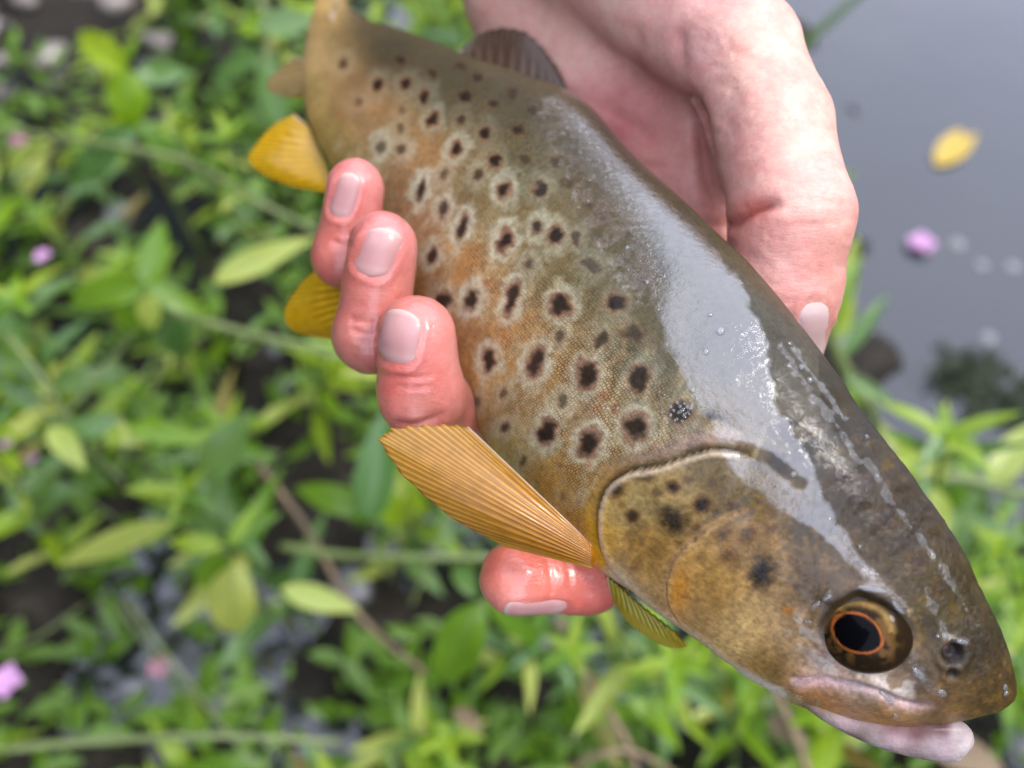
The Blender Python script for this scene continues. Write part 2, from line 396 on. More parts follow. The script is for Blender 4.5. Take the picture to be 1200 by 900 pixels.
    # --- pigment; the samples carry some of the body's light and shade too
    smp = [(450, 60, (42, 34, 18)), (520, 100, (78, 68, 46)), (600, 120, (88, 78, 60)), (420, 130, (150, 112, 82)), (400, 100, (135, 105, 78)),
     (366, 110, (172, 150, 100)), (380, 165, (160, 138, 78)), (440, 150, (138, 110, 80)), (480, 200, (150, 114, 84)), (490, 260, (160, 120, 92)),
     (385, 20, (178, 150, 105)), (378, 60, (190, 165, 125)), (360, 150, (185, 160, 95)), (430, 30, (72, 56, 32)), (400, 50, (140, 112, 78)),
     (520, 320, (190, 142, 94)), (560, 230, (112, 96, 68)), (620, 200, (82, 74, 52)), (640, 300, (100, 86, 58)), (700, 300, (74, 66, 46)),
     (560, 390, (184, 140, 98)), (545, 450, (214, 186, 122)), (580, 470, (172, 142, 96)), (620, 460, (152, 116, 74)), (680, 480, (138, 114, 88)),
     (760, 420, (64, 60, 42)), (800, 520, (84, 76, 58)), (760, 300, (60, 56, 44)), (850, 400, (52, 47, 34)), (700, 170, (60, 54, 42)),
     (950, 520, (52, 44, 22)), (1000, 560, (58, 46, 24)), (1050, 620, (62, 48, 25)), (1100, 720, (78, 66, 38)), (580, 530, (196, 176, 110)),
     (640, 580, (214, 172, 104)), (680, 640, (205, 155, 64)), (705, 690, (205, 192, 170)), (760, 650, (146, 116, 78)), (740, 590, (148, 132, 98)),
     (790, 560, (152, 132, 98)), (870, 570, (94, 80, 54)), (830, 690, (164, 132, 90)), (800, 715, (156, 130, 98)), (870, 740, (186, 160, 120)),
     (920, 745, (172, 146, 115)), (900, 780, (152, 124, 84)), (960, 690, (82, 67, 50)), (950, 620, (60, 49, 30)), (880, 640, (134, 108, 78)),
     (960, 820, (160, 116, 78)), (1040, 838, (160, 122, 82)), (1100, 830, (112, 88, 58)), (1170, 805, (78, 62, 40)), (1140, 760, (72, 62, 44)),
     (970, 782, (176, 156, 146)), (1020, 795, (150, 136, 124)), (1060, 812, (120, 105, 92)), (690, 560, (150, 118, 70)), (470, 390, (205, 180, 130)), (430, 290, (196, 170, 120)),
     (560, 540, (205, 190, 140))]
    c = idw(p, smp, 26)
    n1 = fbm(p[:, 0], p[:, 1], 26, 4)[:, None]; n2 = fbm(p[:, 0] + 500, p[:, 1] + 90, 9, 3)[:, None]
    c *= (.78 + .44 * n1) * (.84 + .32 * n2)
    body = ~gin & (p[:, 0] < 960)
    # pale vermiculation between the spots and copper patches on the flank
    v1 = fbm(p[:, 0] * 1.15 + p[:, 1] * .35, p[:, 1] * .5, 17, 4)
    flank = sstep(0, 1, body.astype(float)) * sstep(150, 60, p[:, 0] * .62 - p[:, 1] * .78 + 60 - 100)
    pale = sstep(.53, .63, v1) * flank
    c += (lin((196, 180, 146)) - c) * (pale * .62)[:, None]
    cop = sstep(.52, .70, fbm(p[:, 0] + 800, p[:, 1] + 50, 34, 3)) * flank
    c += (lin((168, 104, 62)) - c) * (cop * .16)[:, None]
    bk, bt_ = pl_dist(p, [(430, 40), (520, 80), (600, 115), (680, 160), (760, 240), (860, 350), (930, 440)]); c *= (1 - .60 * np.exp(-(bk / 48) ** 2))[:, None]
    # belly and throat
    bl, bt = pl_dist(p, [(545, 500), (600, 585), (660, 640), (705, 685), (767, 728), (813, 762), (860, 790), (912, 818)])
    wb = sstep(16, 5, bl) * sstep(.35, .6, bt)
    c += (lin((214, 206, 192)) - c) * wb[:, None]
    # ringed spots
    SP = [  # x, y, rx, ry, halo, darkness
     (402, 74, 5, 6, .3, .7), (443, 100, 5, 7, .4, .95), (475, 100, 6, 7, .4, .9), (497, 113, 6, 8, .4, .9), (506, 140, 6, 9, .7, .9), (446, 172, 5, 8, .9, .7),
     (534, 175, 6, 8, .8, .95), (567, 157, 7, 8, .3, .9), (607, 153, 7, 6, 0, .75), (577, 122, 6, 6, 0, .75), (544, 112, 7, 6, 0, .85), (580, 189, 8, 9, .3, .95),
     (592, 221, 8, 11, .6, .95), (633, 222, 8, 8, .2, .85), (493, 222, 5, 13, 1.0, .95), (542, 266, 5, 15, .95, .95), (592, 281, 8, 13, 1.0, 1), (650, 277, 9, 11, .4, .95),
     (506, 299, 5, 9, .9, .9), (519, 353, 8, 11, .8, .85), (553, 350, 7, 13, 1.0, .9), (601, 350, 7, 17, 1.0, 1), (658, 357, 12, 14, .7, 1), (573, 423, 7, 13, 1.0, .95),
     (628, 425, 9, 18, 1.2, 1), (592, 500, 5, 7, .6, .8), (641, 507, 9, 14, 1.2, 1), (613, 541, 4, 7, .4, .7), (687, 440, 12, 15, .8, 1), (722, 355, 11, 12, .2, .95),
     (692, 311, 12, 7, .2, .6), (742, 390, 12, 11, 0, .7), (748, 445, 12, 16, .4, .95), (745, 500, 15, 15, .9, .95), (690, 520, 11, 16, 1.2, 1), (797, 482, 14, 13, .3, .9),
     (838, 489, 14, 6, 0, .9), (660, 580, 4, 6, .2, .5), (610, 62, 0.1, .1, 0, 0), (540, 78, 7, 6, 0, .6), (600, 250, 0.1, .1, 0, 0), (470, 70, 5, 5, 0, .8), (508, 85, 5, 5, 0, .7), (560, 90, 6, 5, 0, .7), (600, 110, 6, 6, 0, .6), (625, 130, 6, 5, 0, .6), (650, 190, 7, 6, 0, .6), (615, 185, 6, 6, 0, .6), (540, 140, 5, 6, .3, .7), (470, 175, 5, 7, .5, .7), (560, 205, 6, 7, .4, .75), (690, 240, 7, 7, 0, .5), (675, 280, 7, 8, .2, .7), (630, 265, 6, 8, .5, .8), (620, 310, 6, 8, .4, .7), (520, 245, 5, 10, .7, .8), (705, 400, 9, 10, .3, .8), (655, 395, 6, 9, .4, .7), (590, 460, 4, 7, .5, .7), (560, 470, 4, 6, .5, .6), (660, 470, 6, 7, .4, .7), (705, 250, 8, 8, 0, .4), (430, 205, 4, 7, .6, .5), (640, 160, 6, 6, 0, .4), (560, 120, 0.1, .1, 0, 0), (665, 215, 8, 7, 0, .45), (700, 275, 8, 8, 0, .35), (470, 150, 4, 6, .5, .6), (420, 120, 4, 5, .4, .5), (520, 205, 5, 8, .5, .6), (470, 130, 4, 5, .3, .5), (575, 300, 0.1, 0.1, 0, 0), (575, 545, 3, 5, .3, .6)]
    wob = (fbm(p[:, 0] * 3, p[:, 1] * 3, 22, 3) - .5) * 1.0
    wpx = (fbm(p[:, 0] + 70, p[:, 1] + 11, 13, 3) - .5) * 10; wpy = (fbm(p[:, 0] + 411, p[:, 1] + 233, 13, 3) - .5) * 11
    hfn = fbm(p[:, 0] + 15, p[:, 1] + 640, 6, 2); hvn = fbm(p[:, 0] + 260, p[:, 1] + 40, 20, 3)
    core = np.zeros(len(p)); halo = np.zeros(len(p)); red = np.zeros(len(p))
    for x, y, rx, ry, hl, dk in SP:
        dx, dy = p[:, 0] - x + wpx * min(1, rx / 9), p[:, 1] - y + wpy * min(1, rx / 9)
        k = (np.abs(dx) < 60) & (np.abs(dy) < 60)
        ca, sa = math.cos(.28), math.sin(.28)
        qx, qy = dx[k] * ca + dy[k] * sa, -dx[k] * sa + dy[k] * ca
        r = np.hypot(qx / rx, qy / ry) + wob[k] * .7
        r = r + (hfn[k] - .5) * .30
        core[k] = np.maximum(core[k], min(1, dk * 1.15) * sstep(1.28, .62, r))
        red[k] = np.maximum(red[k], .9 * dk ** 2 * min(1, .35 + hl) * sstep(1.6, 1.1, r))
        rp = np.hypot((qx + .6 * wpy[k]) / (rx + 9), (qy - .8 * wpx[k]) / (ry + 12)) + wob[k] * .45
        halo[k] = np.maximum(halo[k], min(hl, 1) * (.4 if y < 165 else .7 if y < 210 else 1) * sstep(1.42, .66, rp + (hfn[k] - .5) * .35) * (.45 + 1.1 * hvn[k]).clip(0, 1))
    c += (lin((206, 206, 184)) - c) * (halo * .82)[:, None]
    c += (lin((120, 60, 40)) - c) * (red * .8)[:, None]
    c += (lin((20, 12, 11)) - c) * (core * .96)[:, None]
    # red flecks
    for x, y, r in ((398, 134, 4), (707, 464, 10), (720, 478, 9), (700, 478, 8), (655, 545, 6), (690, 545, 5), (570, 330, 7), (480, 240, 6)):
        d = np.hypot(p[:, 0] - x, p[:, 1] - y) + wob * 8
        c += (lin((150, 62, 38)) - c) * (.55 * sstep(r, r * .3, d))[:, None]
    # soft spots of the head and back
    HS = [(725, 571, 10, 10, .95, 0), (742, 603, 7, 8, .9, 0), (755, 556, 13, 7, .6, .2), (787, 610, 26, 19, .92, .6), (791, 568, 8, 8, .95, 0), (823, 592, 10, 10, .95, 0),
     (860, 594, 8, 7, .6, 0), (847, 627, 11, 10, .6, 0), (875, 627, 11, 10, .5, 0), (817, 622, 9, 9, .55, 0), (820, 652, 9, 8, .35, 0), (852, 652, 10, 8, .5, 0),
     (892, 673, 19, 24, .98, .3), (935, 687, 6, 5, .7, 0), (1010, 567, 11, 10, .6, 0), (1073, 660, 10, 10, .65, 0), (1037, 608, 9, 10, .6, 0), (912, 543, 22, 9, .75, .8),
     (760, 400, 12, 10, .3, 0), (950, 500, 14, 10, .45, 0), (985, 560, 12, 9, .4, 0), (890, 440, 10, 9, .35, 0), (1100, 690, 7, 8, .4, 0), (750, 625, 14, 18, .35, .6), (745, 660, 7, 7, .3, 0), (770, 575, 6, 6, .5, 0), (805, 560, 7, 6, .5, 0), (835, 565, 7, 7, .45, 0), (840, 600, 6, 6, .5, 0), (800, 640, 7, 7, .5, 0), (730, 590, 5, 6, .5, 0), (880, 600, 8, 7, .4, 0), (905, 620, 8, 7, .4, 0)]
    for x, y, rx, ry, dk, an in HS:
        dx, dy = p[:, 0] - x, p[:, 1] - y; ca, sa = math.cos(an), math.sin(an)
        r = np.hypot((dx * ca + dy * sa) / rx, (-dx * sa + dy * ca) / ry) + wob * .6
        brown = lin((92, 56, 34)); dark = lin((28, 24, 22))
        if rx < 16: c += (brown - c) * (dk * .6 * sstep(1.6, .8, r))[:, None]
        c += (dark - c) * (dk * sstep(1.25, .35, r))[:, None]
    # head marks: pale gill rim, orange edges, silvery cheek, pink maxilla
    rim = fade * np.where(gin, np.exp(-((gd - 3) / 4.0) ** 2), np.exp(-(gd / 5) ** 2) * .4); c += (lin((205, 188, 165)) - c) * (rim * .75)[:, None]
    behind = fade * np.where(gin, 0, np.exp(-((gd - 16) / 12) ** 2)) * sstep(.45, .2, gt); c += (lin((150, 128, 122)) - c) * (behind * .7)[:, None]
    dk = fade * np.where(gin, 0, np.exp(-(gd / 4) ** 2)); c *= (1 - .72 * dk)[:, None]  # shade of the gill slit, painted into the pigment
    rim = fp * np.exp(-(pd / 4.0) ** 2); c += (lin((205, 175, 140)) - c) * (rim * .55)[:, None]
    og = np.exp(-(np.hypot((p[:, 0] - 797) / 12, (p[:, 1] - 690) / 26)) ** 2) ; c += (lin((190, 118, 40)) - c) * (og * .38)[:, None]
    og = np.exp(-(np.hypot((p[:, 0] - 700), (p[:, 1] - 655)) / 14) ** 2) ; c += (lin((220, 160, 30)) - c) * (og * .6)[:, None]
    og = sstep(10, 4, np.hypot(p[:, 0] - 924, p[:, 1] - 716) + wob * 9); c += (lin((180, 116, 60)) - c) * (og * .5)[:, None]
    d, t = pl_dist(p, mx); f = sstep(0, .06, t) * sstep(1, .75, t)
    c += (lin((214, 186, 186)) - c) * (f * np.exp(-((d - 1) / 5) ** 2) * .75)[:, None]
    c += (lin((60, 40, 34)) - c) * (f * np.exp(-(d / 1.8) ** 2) * .6 * sstep(.15, .5, t))[:, None]
    sv = sstep(.45, .62, fbm(p[:, 0] * .8 + p[:, 1] * .5 + 60, p[:, 1] * 1.2 - p[:, 0] * .5, 16, 3))
    d, t = pl_dist(p, [(935, 735), (965, 772), (1010, 790), (1065, 808)]); c += (lin((204, 194, 184)) - c) * (sv * np.exp(-(d / 13) ** 2) * .8)[:, None]
    hd = sstep(-10, 30, np.where(gin, gd, -gd))
    m1 = fbm(p[:, 0] * .7 + p[:, 1] * .7 + 33, (p[:, 1] - p[:, 0]) * .5 + 900, 20, 4); m2 = fbm(p[:, 0] + 700, p[:, 1] + 300, 6, 3)
    c *= (1 + hd * ((m1 - .5) * .75 + (m2 - .5) * .55))[:, None].clip(.35, 1.9)
    gs = sstep(.60, .70, m2) * sstep(.45, .6, m1) * hd; c += (lin((206, 164, 96)) - c) * (gs * .10)[:, None]
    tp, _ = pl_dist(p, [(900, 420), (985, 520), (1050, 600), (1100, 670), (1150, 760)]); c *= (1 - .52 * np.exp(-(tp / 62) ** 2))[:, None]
    # dark rim of the eye, nostrils
    c += (lin((40, 32, 22)) - c) * (sstep(1.26, 1.0, er) * .9)[:, None]
    d = np.hypot(p[:, 0] - 1116, p[:, 1] - 766); c += (lin((34, 26, 26)) - c) * (sstep(18, 9, d) * .9)[:, None]
    c += (lin((150, 110, 116)) - c) * (sstep(6, 3, np.hypot(p[:, 0] - 1111, p[:, 1] - 761)) * .8)[:, None]
    d = np.hypot(p[:, 0] - 1115, p[:, 1] - 789); c += (lin((30, 25, 20)) - c) * (sstep(9, 4, d) * .9)[:, None]
    d, t = pl_dist(p, [(1062, 770), (1090, 790), (1075, 812)]); c += (lin((50, 42, 28)) - c) * (.6 * np.exp(-(d / 12) ** 2))[:, None]
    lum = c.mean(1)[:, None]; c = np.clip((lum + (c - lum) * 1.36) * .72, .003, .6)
    # masks: scale net, wrinkled slime, wetness
    net = np.where(body, 1.0, 0) * sstep(0, 30, gd) * (1 - .8 * core) * (1 - .55 * np.clip(halo, 0, 1)) * sstep(8, 30, bl)
    net *= .35 + .65 * flank
    wl, wt = pl_dist(p, [(640, 128), (662, 165), (690, 215), (722, 275), (748, 330), (768, 378)])
    wrk = np.exp(-(wl / np.interp(wt, [0, .3, .7, 1], [12, 24, 26, 12])) ** 2) * sstep(1, .8, wt)
    wl2, wt2 = pl_dist(p, [(905, 385), (950, 450), (1000, 520), (1060, 610), (1100, 680)])
    wrk = np.maximum(wrk, .30 * np.exp(-(wl2 / 14) ** 2))
    wrk = np.maximum(wrk, .18 * sstep(980, 1060, p[:, 0]))
    wrk = np.clip(wrk + .05, 0, 1)
    film = [(640, 118), (672, 165), (712, 235), (745, 300), (762, 345), (775, 385), (790, 420), (815, 465), (835, 498), (850, 532), (873, 567), (907, 590), (930, 607), (953, 623), (977, 643), (1003, 663),
            (1040, 703), (1058, 726), (1072, 716), (1042, 685), (1017, 661), (992, 630), (979, 603), (962, 570), (948, 530), (940, 515), (915, 488), (902, 455), (906, 420), (888, 375), (845, 300), (806, 245), (765, 202), (722, 158), (672, 100)]
    sdist, _ = pl_dist(p, film + film[:1]); sdist = np.where(in_poly(p, film), sdist, -sdist) + (fbm(p[:, 0] * .8 - p[:, 1] * .6, (p[:, 0] + p[:, 1]) * .45, 13, 4) - .5) * np.interp(p[:, 1], [120, 300, 420, 520], [26, 26, 18, 14])
    tg, _ = pl_dist(p, [(868, 524), (900, 536), (938, 566)]); sdist = np.minimum(sdist, tg - 8 + wob * 6)
    wet = sstep(-2.5, 2.5, sdist)
    for ln_, wd in (([(915, 405), (938, 440), (952, 462), (985, 505), (1003, 538), (1020, 546), (1046, 590), (1076, 628), (1112, 676), (1135, 715)], 3.2), ([(930, 410), (962, 452), (990, 492)], 2.5), ([(998, 694), (1020, 689), (1044, 700), (1060, 722)], 6), ([(1040, 712), (1050, 728), (1056, 742)], 4), ([(955, 715), (962, 700), (972, 694)], 3), ([(1040, 818), (1046, 828), (1050, 840)], 4), ([(1085, 690), (1098, 722), (1110, 745), (1130, 752)], 4), ([(1068, 768), (1082, 795), (1100, 812)], 5)):
        d, _ = pl_dist(p, catmull(ln_, 50)); wet = np.maximum(wet, .9 * sstep(2.2, -1.2, d - wd + (fbm(p[:, 0] + 31, p[:, 1], 10, 3) - .45) * 14))
    wet *= sstep(1.0, 1.35, er)
    wet = np.maximum(wet, .12 * sstep(1.05, 1.4, er) * sstep(-8, 10, np.where(gin, gd, -gd)))
    cr = fbm(p[:, 0] + p[:, 1] * .3, p[:, 1] - p[:, 0] * .3, 7, 3)
    wet = np.maximum(wet, .95 * sstep(.45, .52, cr + .12 * (wrk - .8)) * sstep(.30, .55, wrk) * (p[:, 0] < 800))
    msk = np.stack([net, wrk, wet], 1)
    # uv in millimetres
    uu = np.concatenate([[0], np.cumsum(np.linalg.norm(np.diff(C, axis=0), axis=1))]) * 1000
    vv = np.minimum(th, 2 * math.pi - th)[None] * (a * .78)[:, None] * 1000
    uvm = np.stack([np.broadcast_to(uu[:, None], (NU, NV)), vv, np.zeros((NU, NV))], -1).reshape(-1, 3)
    idx = np.arange(NU * NV).reshape(NU, NV); nx = np.roll(idx, -1, 1)
    Q = np.stack([idx[:-1], nx[:-1], nx[1:], idx[1:]], -1).reshape(-1, 4)
    if sgn < 0: Q = Q[:, ::-1]
    W = to_world(V.reshape(-1, 3)); nV = len(W)
    caps = []
    for row, flip in ((0, 0), (NU - 1, 1)):
        W = np.concatenate([W, W[idx[row]].mean(0)[None]]); k = len(W) - 1
        tr = np.stack([idx[row], nx[row], np.full(NV, k)], -1)
        caps.append(tr if (flip == (sgn > 0)) else tr[:, ::-1])
    ext = lambda x: np.concatenate([x, x[idx[0, :1]], x[idx[-1, :1]]])
    me = mesh_np('trout', W, Q, np.concatenate(caps))
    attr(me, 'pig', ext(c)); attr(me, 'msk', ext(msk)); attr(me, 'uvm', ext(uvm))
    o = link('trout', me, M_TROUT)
    return o, dict(V=V, px=to_px(V), n=n, C=C, a=a, b=b, Dv=Dv, Lv=Lv)
trout, TR = build_trout()
tag(trout, 'spotted brown trout with wet olive back and golden flank held in the pink hand', 'fish')
VIS = (TR['n'] * TR['V']).sum(-1) < 0
def on_trout(px, py):
    """point of the trout's near surface (camera space) under a pixel, with its normal"""
    d = np.where(VIS, ((TR['px'] - (px, py)) ** 2).sum(-1), 1e9)
    i = np.unravel_index(np.argmin(d), d.shape)
    return TR['V'][i], TR['n'][i]

# ------------------------------------------------------------------ fins
def fin(name, root, tip, nr, mat, bow=.0, ridge=.00035, rag=.0, thick=.0006, parent=None):
    """rays run from the root line to the tip line, both given as (pixel, pixel, distance)"""
    nu, nv = nr * 6 + 1, 40
    Rt = catmull(root, nu); Tp = catmull(tip, nu)
    a = cam3(Rt[:, 0], Rt[:, 1], Rt[:, 2]); b = cam3(Tp[:, 0], Tp[:, 1], Tp[:, 2])
    t = np.linspace(0, 1, nv); u = np.linspace(0, 1, nu)
    rnd = rng.random(nr + 1)
    ray = .5 + .5 * np.cos(u * nr * 2 * math.pi)
    ln = 1 + rag * (.6 * ray - .8 * np.interp(u, np.linspace(0, 1, nr + 1), rnd))
    tt = t[None] * ln[:, None]
    G = a[:, None] + (b - a)[:, None] * tt[..., None]
    G[..., 2] -= (bow * np.sin(np.pi * u) ** 1)[:, None] * np.sin(np.pi * np.minimum(t, 1) * .7)[None]
    du = np.gradient(G, axis=0); dv = np.gradient(G, axis=1); n = np.cross(du, dv); n /= np.linalg.norm(n, axis=2)[..., None] + 1e-12
    if (n[..., 2].mean()) > 0: n = -n
    # rays branch towards the edge
    r2 = .5 + .5 * np.cos(u * nr * 4 * math.pi); mixb = sstep(.45, .75, t)
    rr = ray[:, None] * (1 - mixb)[None] + r2[:, None] * mixb[None]
    taper = (1 - .75 * t)[None]
    G1 = G + n * (ridge * rr * taper + thick * taper * .5)[..., None]
    G2 = G - n * (ridge * rr * taper + thick * taper * .5)[..., None]
    idx = np.arange(nu * nv).reshape(nu, nv); k = nu * nv
    q = np.stack([idx[:-1, :-1], idx[1:, :-1], idx[1:, 1:], idx[:-1, 1:]], -1).reshape(-1, 4)
    rim = np.concatenate([idx[:, 0], idx[-1, 1:], idx[-2::-1, -1], idx[0, -2:0:-1]]); rn = np.roll(rim, -1)
    side = np.stack([rim, rn, rn + k, rim + k], -1)
    W = to_world(np.concatenate([G1.reshape(-1, 3), G2.reshape(-1, 3)]))
    me = mesh_np(name, W, np.concatenate([q, q[:, ::-1] + k, side]))
    uvf = np.stack([np.broadcast_to(u[:, None], (nu, nv)), np.broadcast_to(t[None], (nu, nv)), np.zeros((nu, nv))], -1).reshape(-1, 3)
    attr(me, 'uvf', np.concatenate([uvf, uvf])); attr(me, 'ray', np.concatenate([rr.ravel(), rr.ravel()]))
    bm = bmesh.new(); bm.from_mesh(me); bmesh.ops.recalc_face_normals(bm, faces=bm.faces); bm.to_mesh(me); bm.free()
    return link(name, me, mat, trout if parent is None else parent)
fin('pectoral_fin', [(694, 640, .1815), (698, 652, .1815), (694, 664, .184)],
    [(549, 500, .1855), (522, 497, .184), (487, 500, .183), (455, 505, .183), (449, 520, .183), (480, 562, .1835), (530, 606, .185), (590, 640, .187)], 13, M_PEC, bow=.003, rag=.025, ridge=.00022, thick=.0004)
fin('pectoral_fin', [(712, 676, .205), (745, 705, .205), (790, 742, .205)],
    [(718, 702, .208), (735, 728, .208), (762, 748, .208), (785, 759, .208), (806, 758, .208)], 12, M_OLV, rag=.04)
fin('pelvic_fin', [(415, 318, .235), (430, 350, .235), (440, 385, .235)],
    [(380, 308, .247), (352, 335, .247), (335, 366, .247), (345, 388, .247), (380, 397, .247), (412, 399, .245)], 12, M_YEL, bow=.002)
fin('anal_fin', [(362, 150, .284), (380, 190, .276), (395, 225, .268)],
    [(345, 134, .288), (322, 148, .286), (302, 172, .284), (294, 190, .283), (312, 207, .281), (345, 220, .277), (385, 226, .27)], 12, M_YEL, bow=.003)
fin('dorsal_fin', [(538, 72, .270), (590, 98, .258), (640, 122, .250), (675, 140, .243)],
    [(537, 60, .268), (568, 39, .268), (606, 36, .262), (634, 56, .257), (655, 85, .252), (674, 125, .245)], 13, M_DRS, rag=.05, bow=.002, ridge=.00015)
fin('adipose_fin', [(400, 10, .322), (410, 14, .320), (420, 20, .318)], [(392, 0, .318), (385, 22, .312), (402, 27, .313)], 5, M_TAIL)
fin('tail_fin', [(372, -70, .344), (386, -74, .344), (403, -70, .344)],
    [(300, -160, .36), (340, -175, .36), (386, -165, .36), (430, -180, .36), (470, -170, .36)], 18, M_TAIL, rag=.03)
fin('pelvic_fin', [(357, 70, .306), (356, 90, .302), (358, 112, .299)],
    [(345, 66, .312), (326, 82, .314), (313, 96, .314), (318, 108, .312), (345, 116, .304)], 6, M_TAIL)

# ------------------------------------------------------------------ lower jaw
def tube_np(name, pts, rad, mat, parent=None, ns=24, n=60, flat=None, color=None, world=False):
    """a swept round; pts (n,3) camera space unless world; rad per point, (ra, rb) across"""
    q = catmull(np.asarray(pts, float), n); r = catmull(np.asarray(rad, float).reshape(len(pts), -1), n)
    if r.shape[1] == 1: r = np.repeat(r, 2, 1)
    t = np.gradient(q, axis=0); t /= np.linalg.norm(t, axis=1)[:, None]
    up = np.array(flat if flat is not None else (0, 0, 1.0) if world else (0, 0, -1.0))
    b = np.cross(t, up); bad = np.linalg.norm(b, axis=1) < 1e-3; b[bad] = np.cross(t[bad], (1, .2, 0)); b /= np.linalg.norm(b, axis=1)[:, None]
    c = np.cross(b, t)
    th = np.linspace(0, 2 * math.pi, ns, endpoint=False)
    V = q[:, None] + (np.cos(th)[None] * r[:, :1])[..., None] * b[:, None] + (np.sin(th)[None] * r[:, 1:])[..., None] * c[:, None]
    idx = np.arange(n * ns).reshape(n, ns); nx = np.roll(idx, -1, 1)
    Q = np.stack([idx[:-1], idx[1:], nx[1:], nx[:-1]], -1).reshape(-1, 4)
    W = V.reshape(-1, 3); W = np.concatenate([W, q[:1], q[-1:]]); k = n * ns
    T = np.concatenate([np.stack([idx[0], nx[0], np.full(ns, k)], -1), np.stack([nx[-1], idx[-1], np.full(ns, k + 1)], -1)])
    px = to_px(W) if not world else None
    me = mesh_np(name, W if world else to_world(W), Q, T)
    if color is not None: attr(me, 'pig', color(px))
    bm = bmesh.new(); bm.from_mesh(me); bmesh.ops.recalc_face_normals(bm, faces=bm.faces); bm.to_mesh(me); bm.free()
    return link(name, me, mat, parent) if mat is not None else me
def jaw_mat():
    m, n, b = new_mat('trout_jaw'); pig = A(n, 'pig').outputs['Color']; nz = noise(n, 260, 4, .6, objvec(n))
    L(n, mixc(n, 1.0, pig, ramp(n, nz.outputs['Fac'], [(.3, .82), (.7, 1.12)]), 'MULTIPLY'), b.inputs['Base Color'])
    b.inputs['Roughness'].default_value = .6; b.inputs['Specular IOR Level'].default_value = .25; b.inputs['Coat Weight'].default_value = .05; b.inputs['Coat Roughness'].default_value = .12
    b.inputs['Subsurface Weight'].default_value = .2; b.inputs['Subsurface Scale'].default_value = .002
    L(n, bump(n, nz.outputs['Fac'], .8, .0009), b.inputs['Normal']); return m
M_JAW = jaw_mat()
def jaw_color(px):
    smp = [(920, 805, (160, 124, 90)), (960, 830, (176, 140, 120)), (1000, 845, (206, 168, 170)), (1050, 870, (208, 172, 176)), (1100, 878, (206, 176, 182)),
           (1135, 872, (226, 206, 200)), (1075, 852, (126, 60, 62)), (1105, 852, (116, 52, 54)), (1050, 851, (150, 92, 92)), (1050, 881, (152, 128, 120)), (1092, 886, (160, 140, 134)), (1005, 864, (150, 120, 108)), (1125, 855, (222, 196, 194)), (1020, 882, (200, 186, 180)), (960, 852, (196, 180, 165))]
    c = idw(px, smp, 9); c *= (.70 + .6 * fbm(px[:, 0] * .5, px[:, 1], 12, 4))[:, None]; c = c + (c.mean(1)[:, None] - c) * .2; return c * .46
def mm_at(px, d): return px * d / F
jp = [(930, 804, .1915), (960, 828, .190), (1000, 847, .189), (1045, 860, .188), (1085, 866, .1875), (1112, 868, .1875), (1124, 868, .1875), (1132, 869, .1875), (1139, 871, .1875)]
jr = [(8, 10), (11, 13), (15, 14), (20, 14), (23.5, 13), (24.5, 12), (23, 11), (17, 9), (7, 4)]
tube_np('lower_jaw', [cam3(*q) for q in jp], [(a * .00019, b * .00019) for a, b in jr], M_JAW, trout, ns=40, n=90, color=jaw_color)

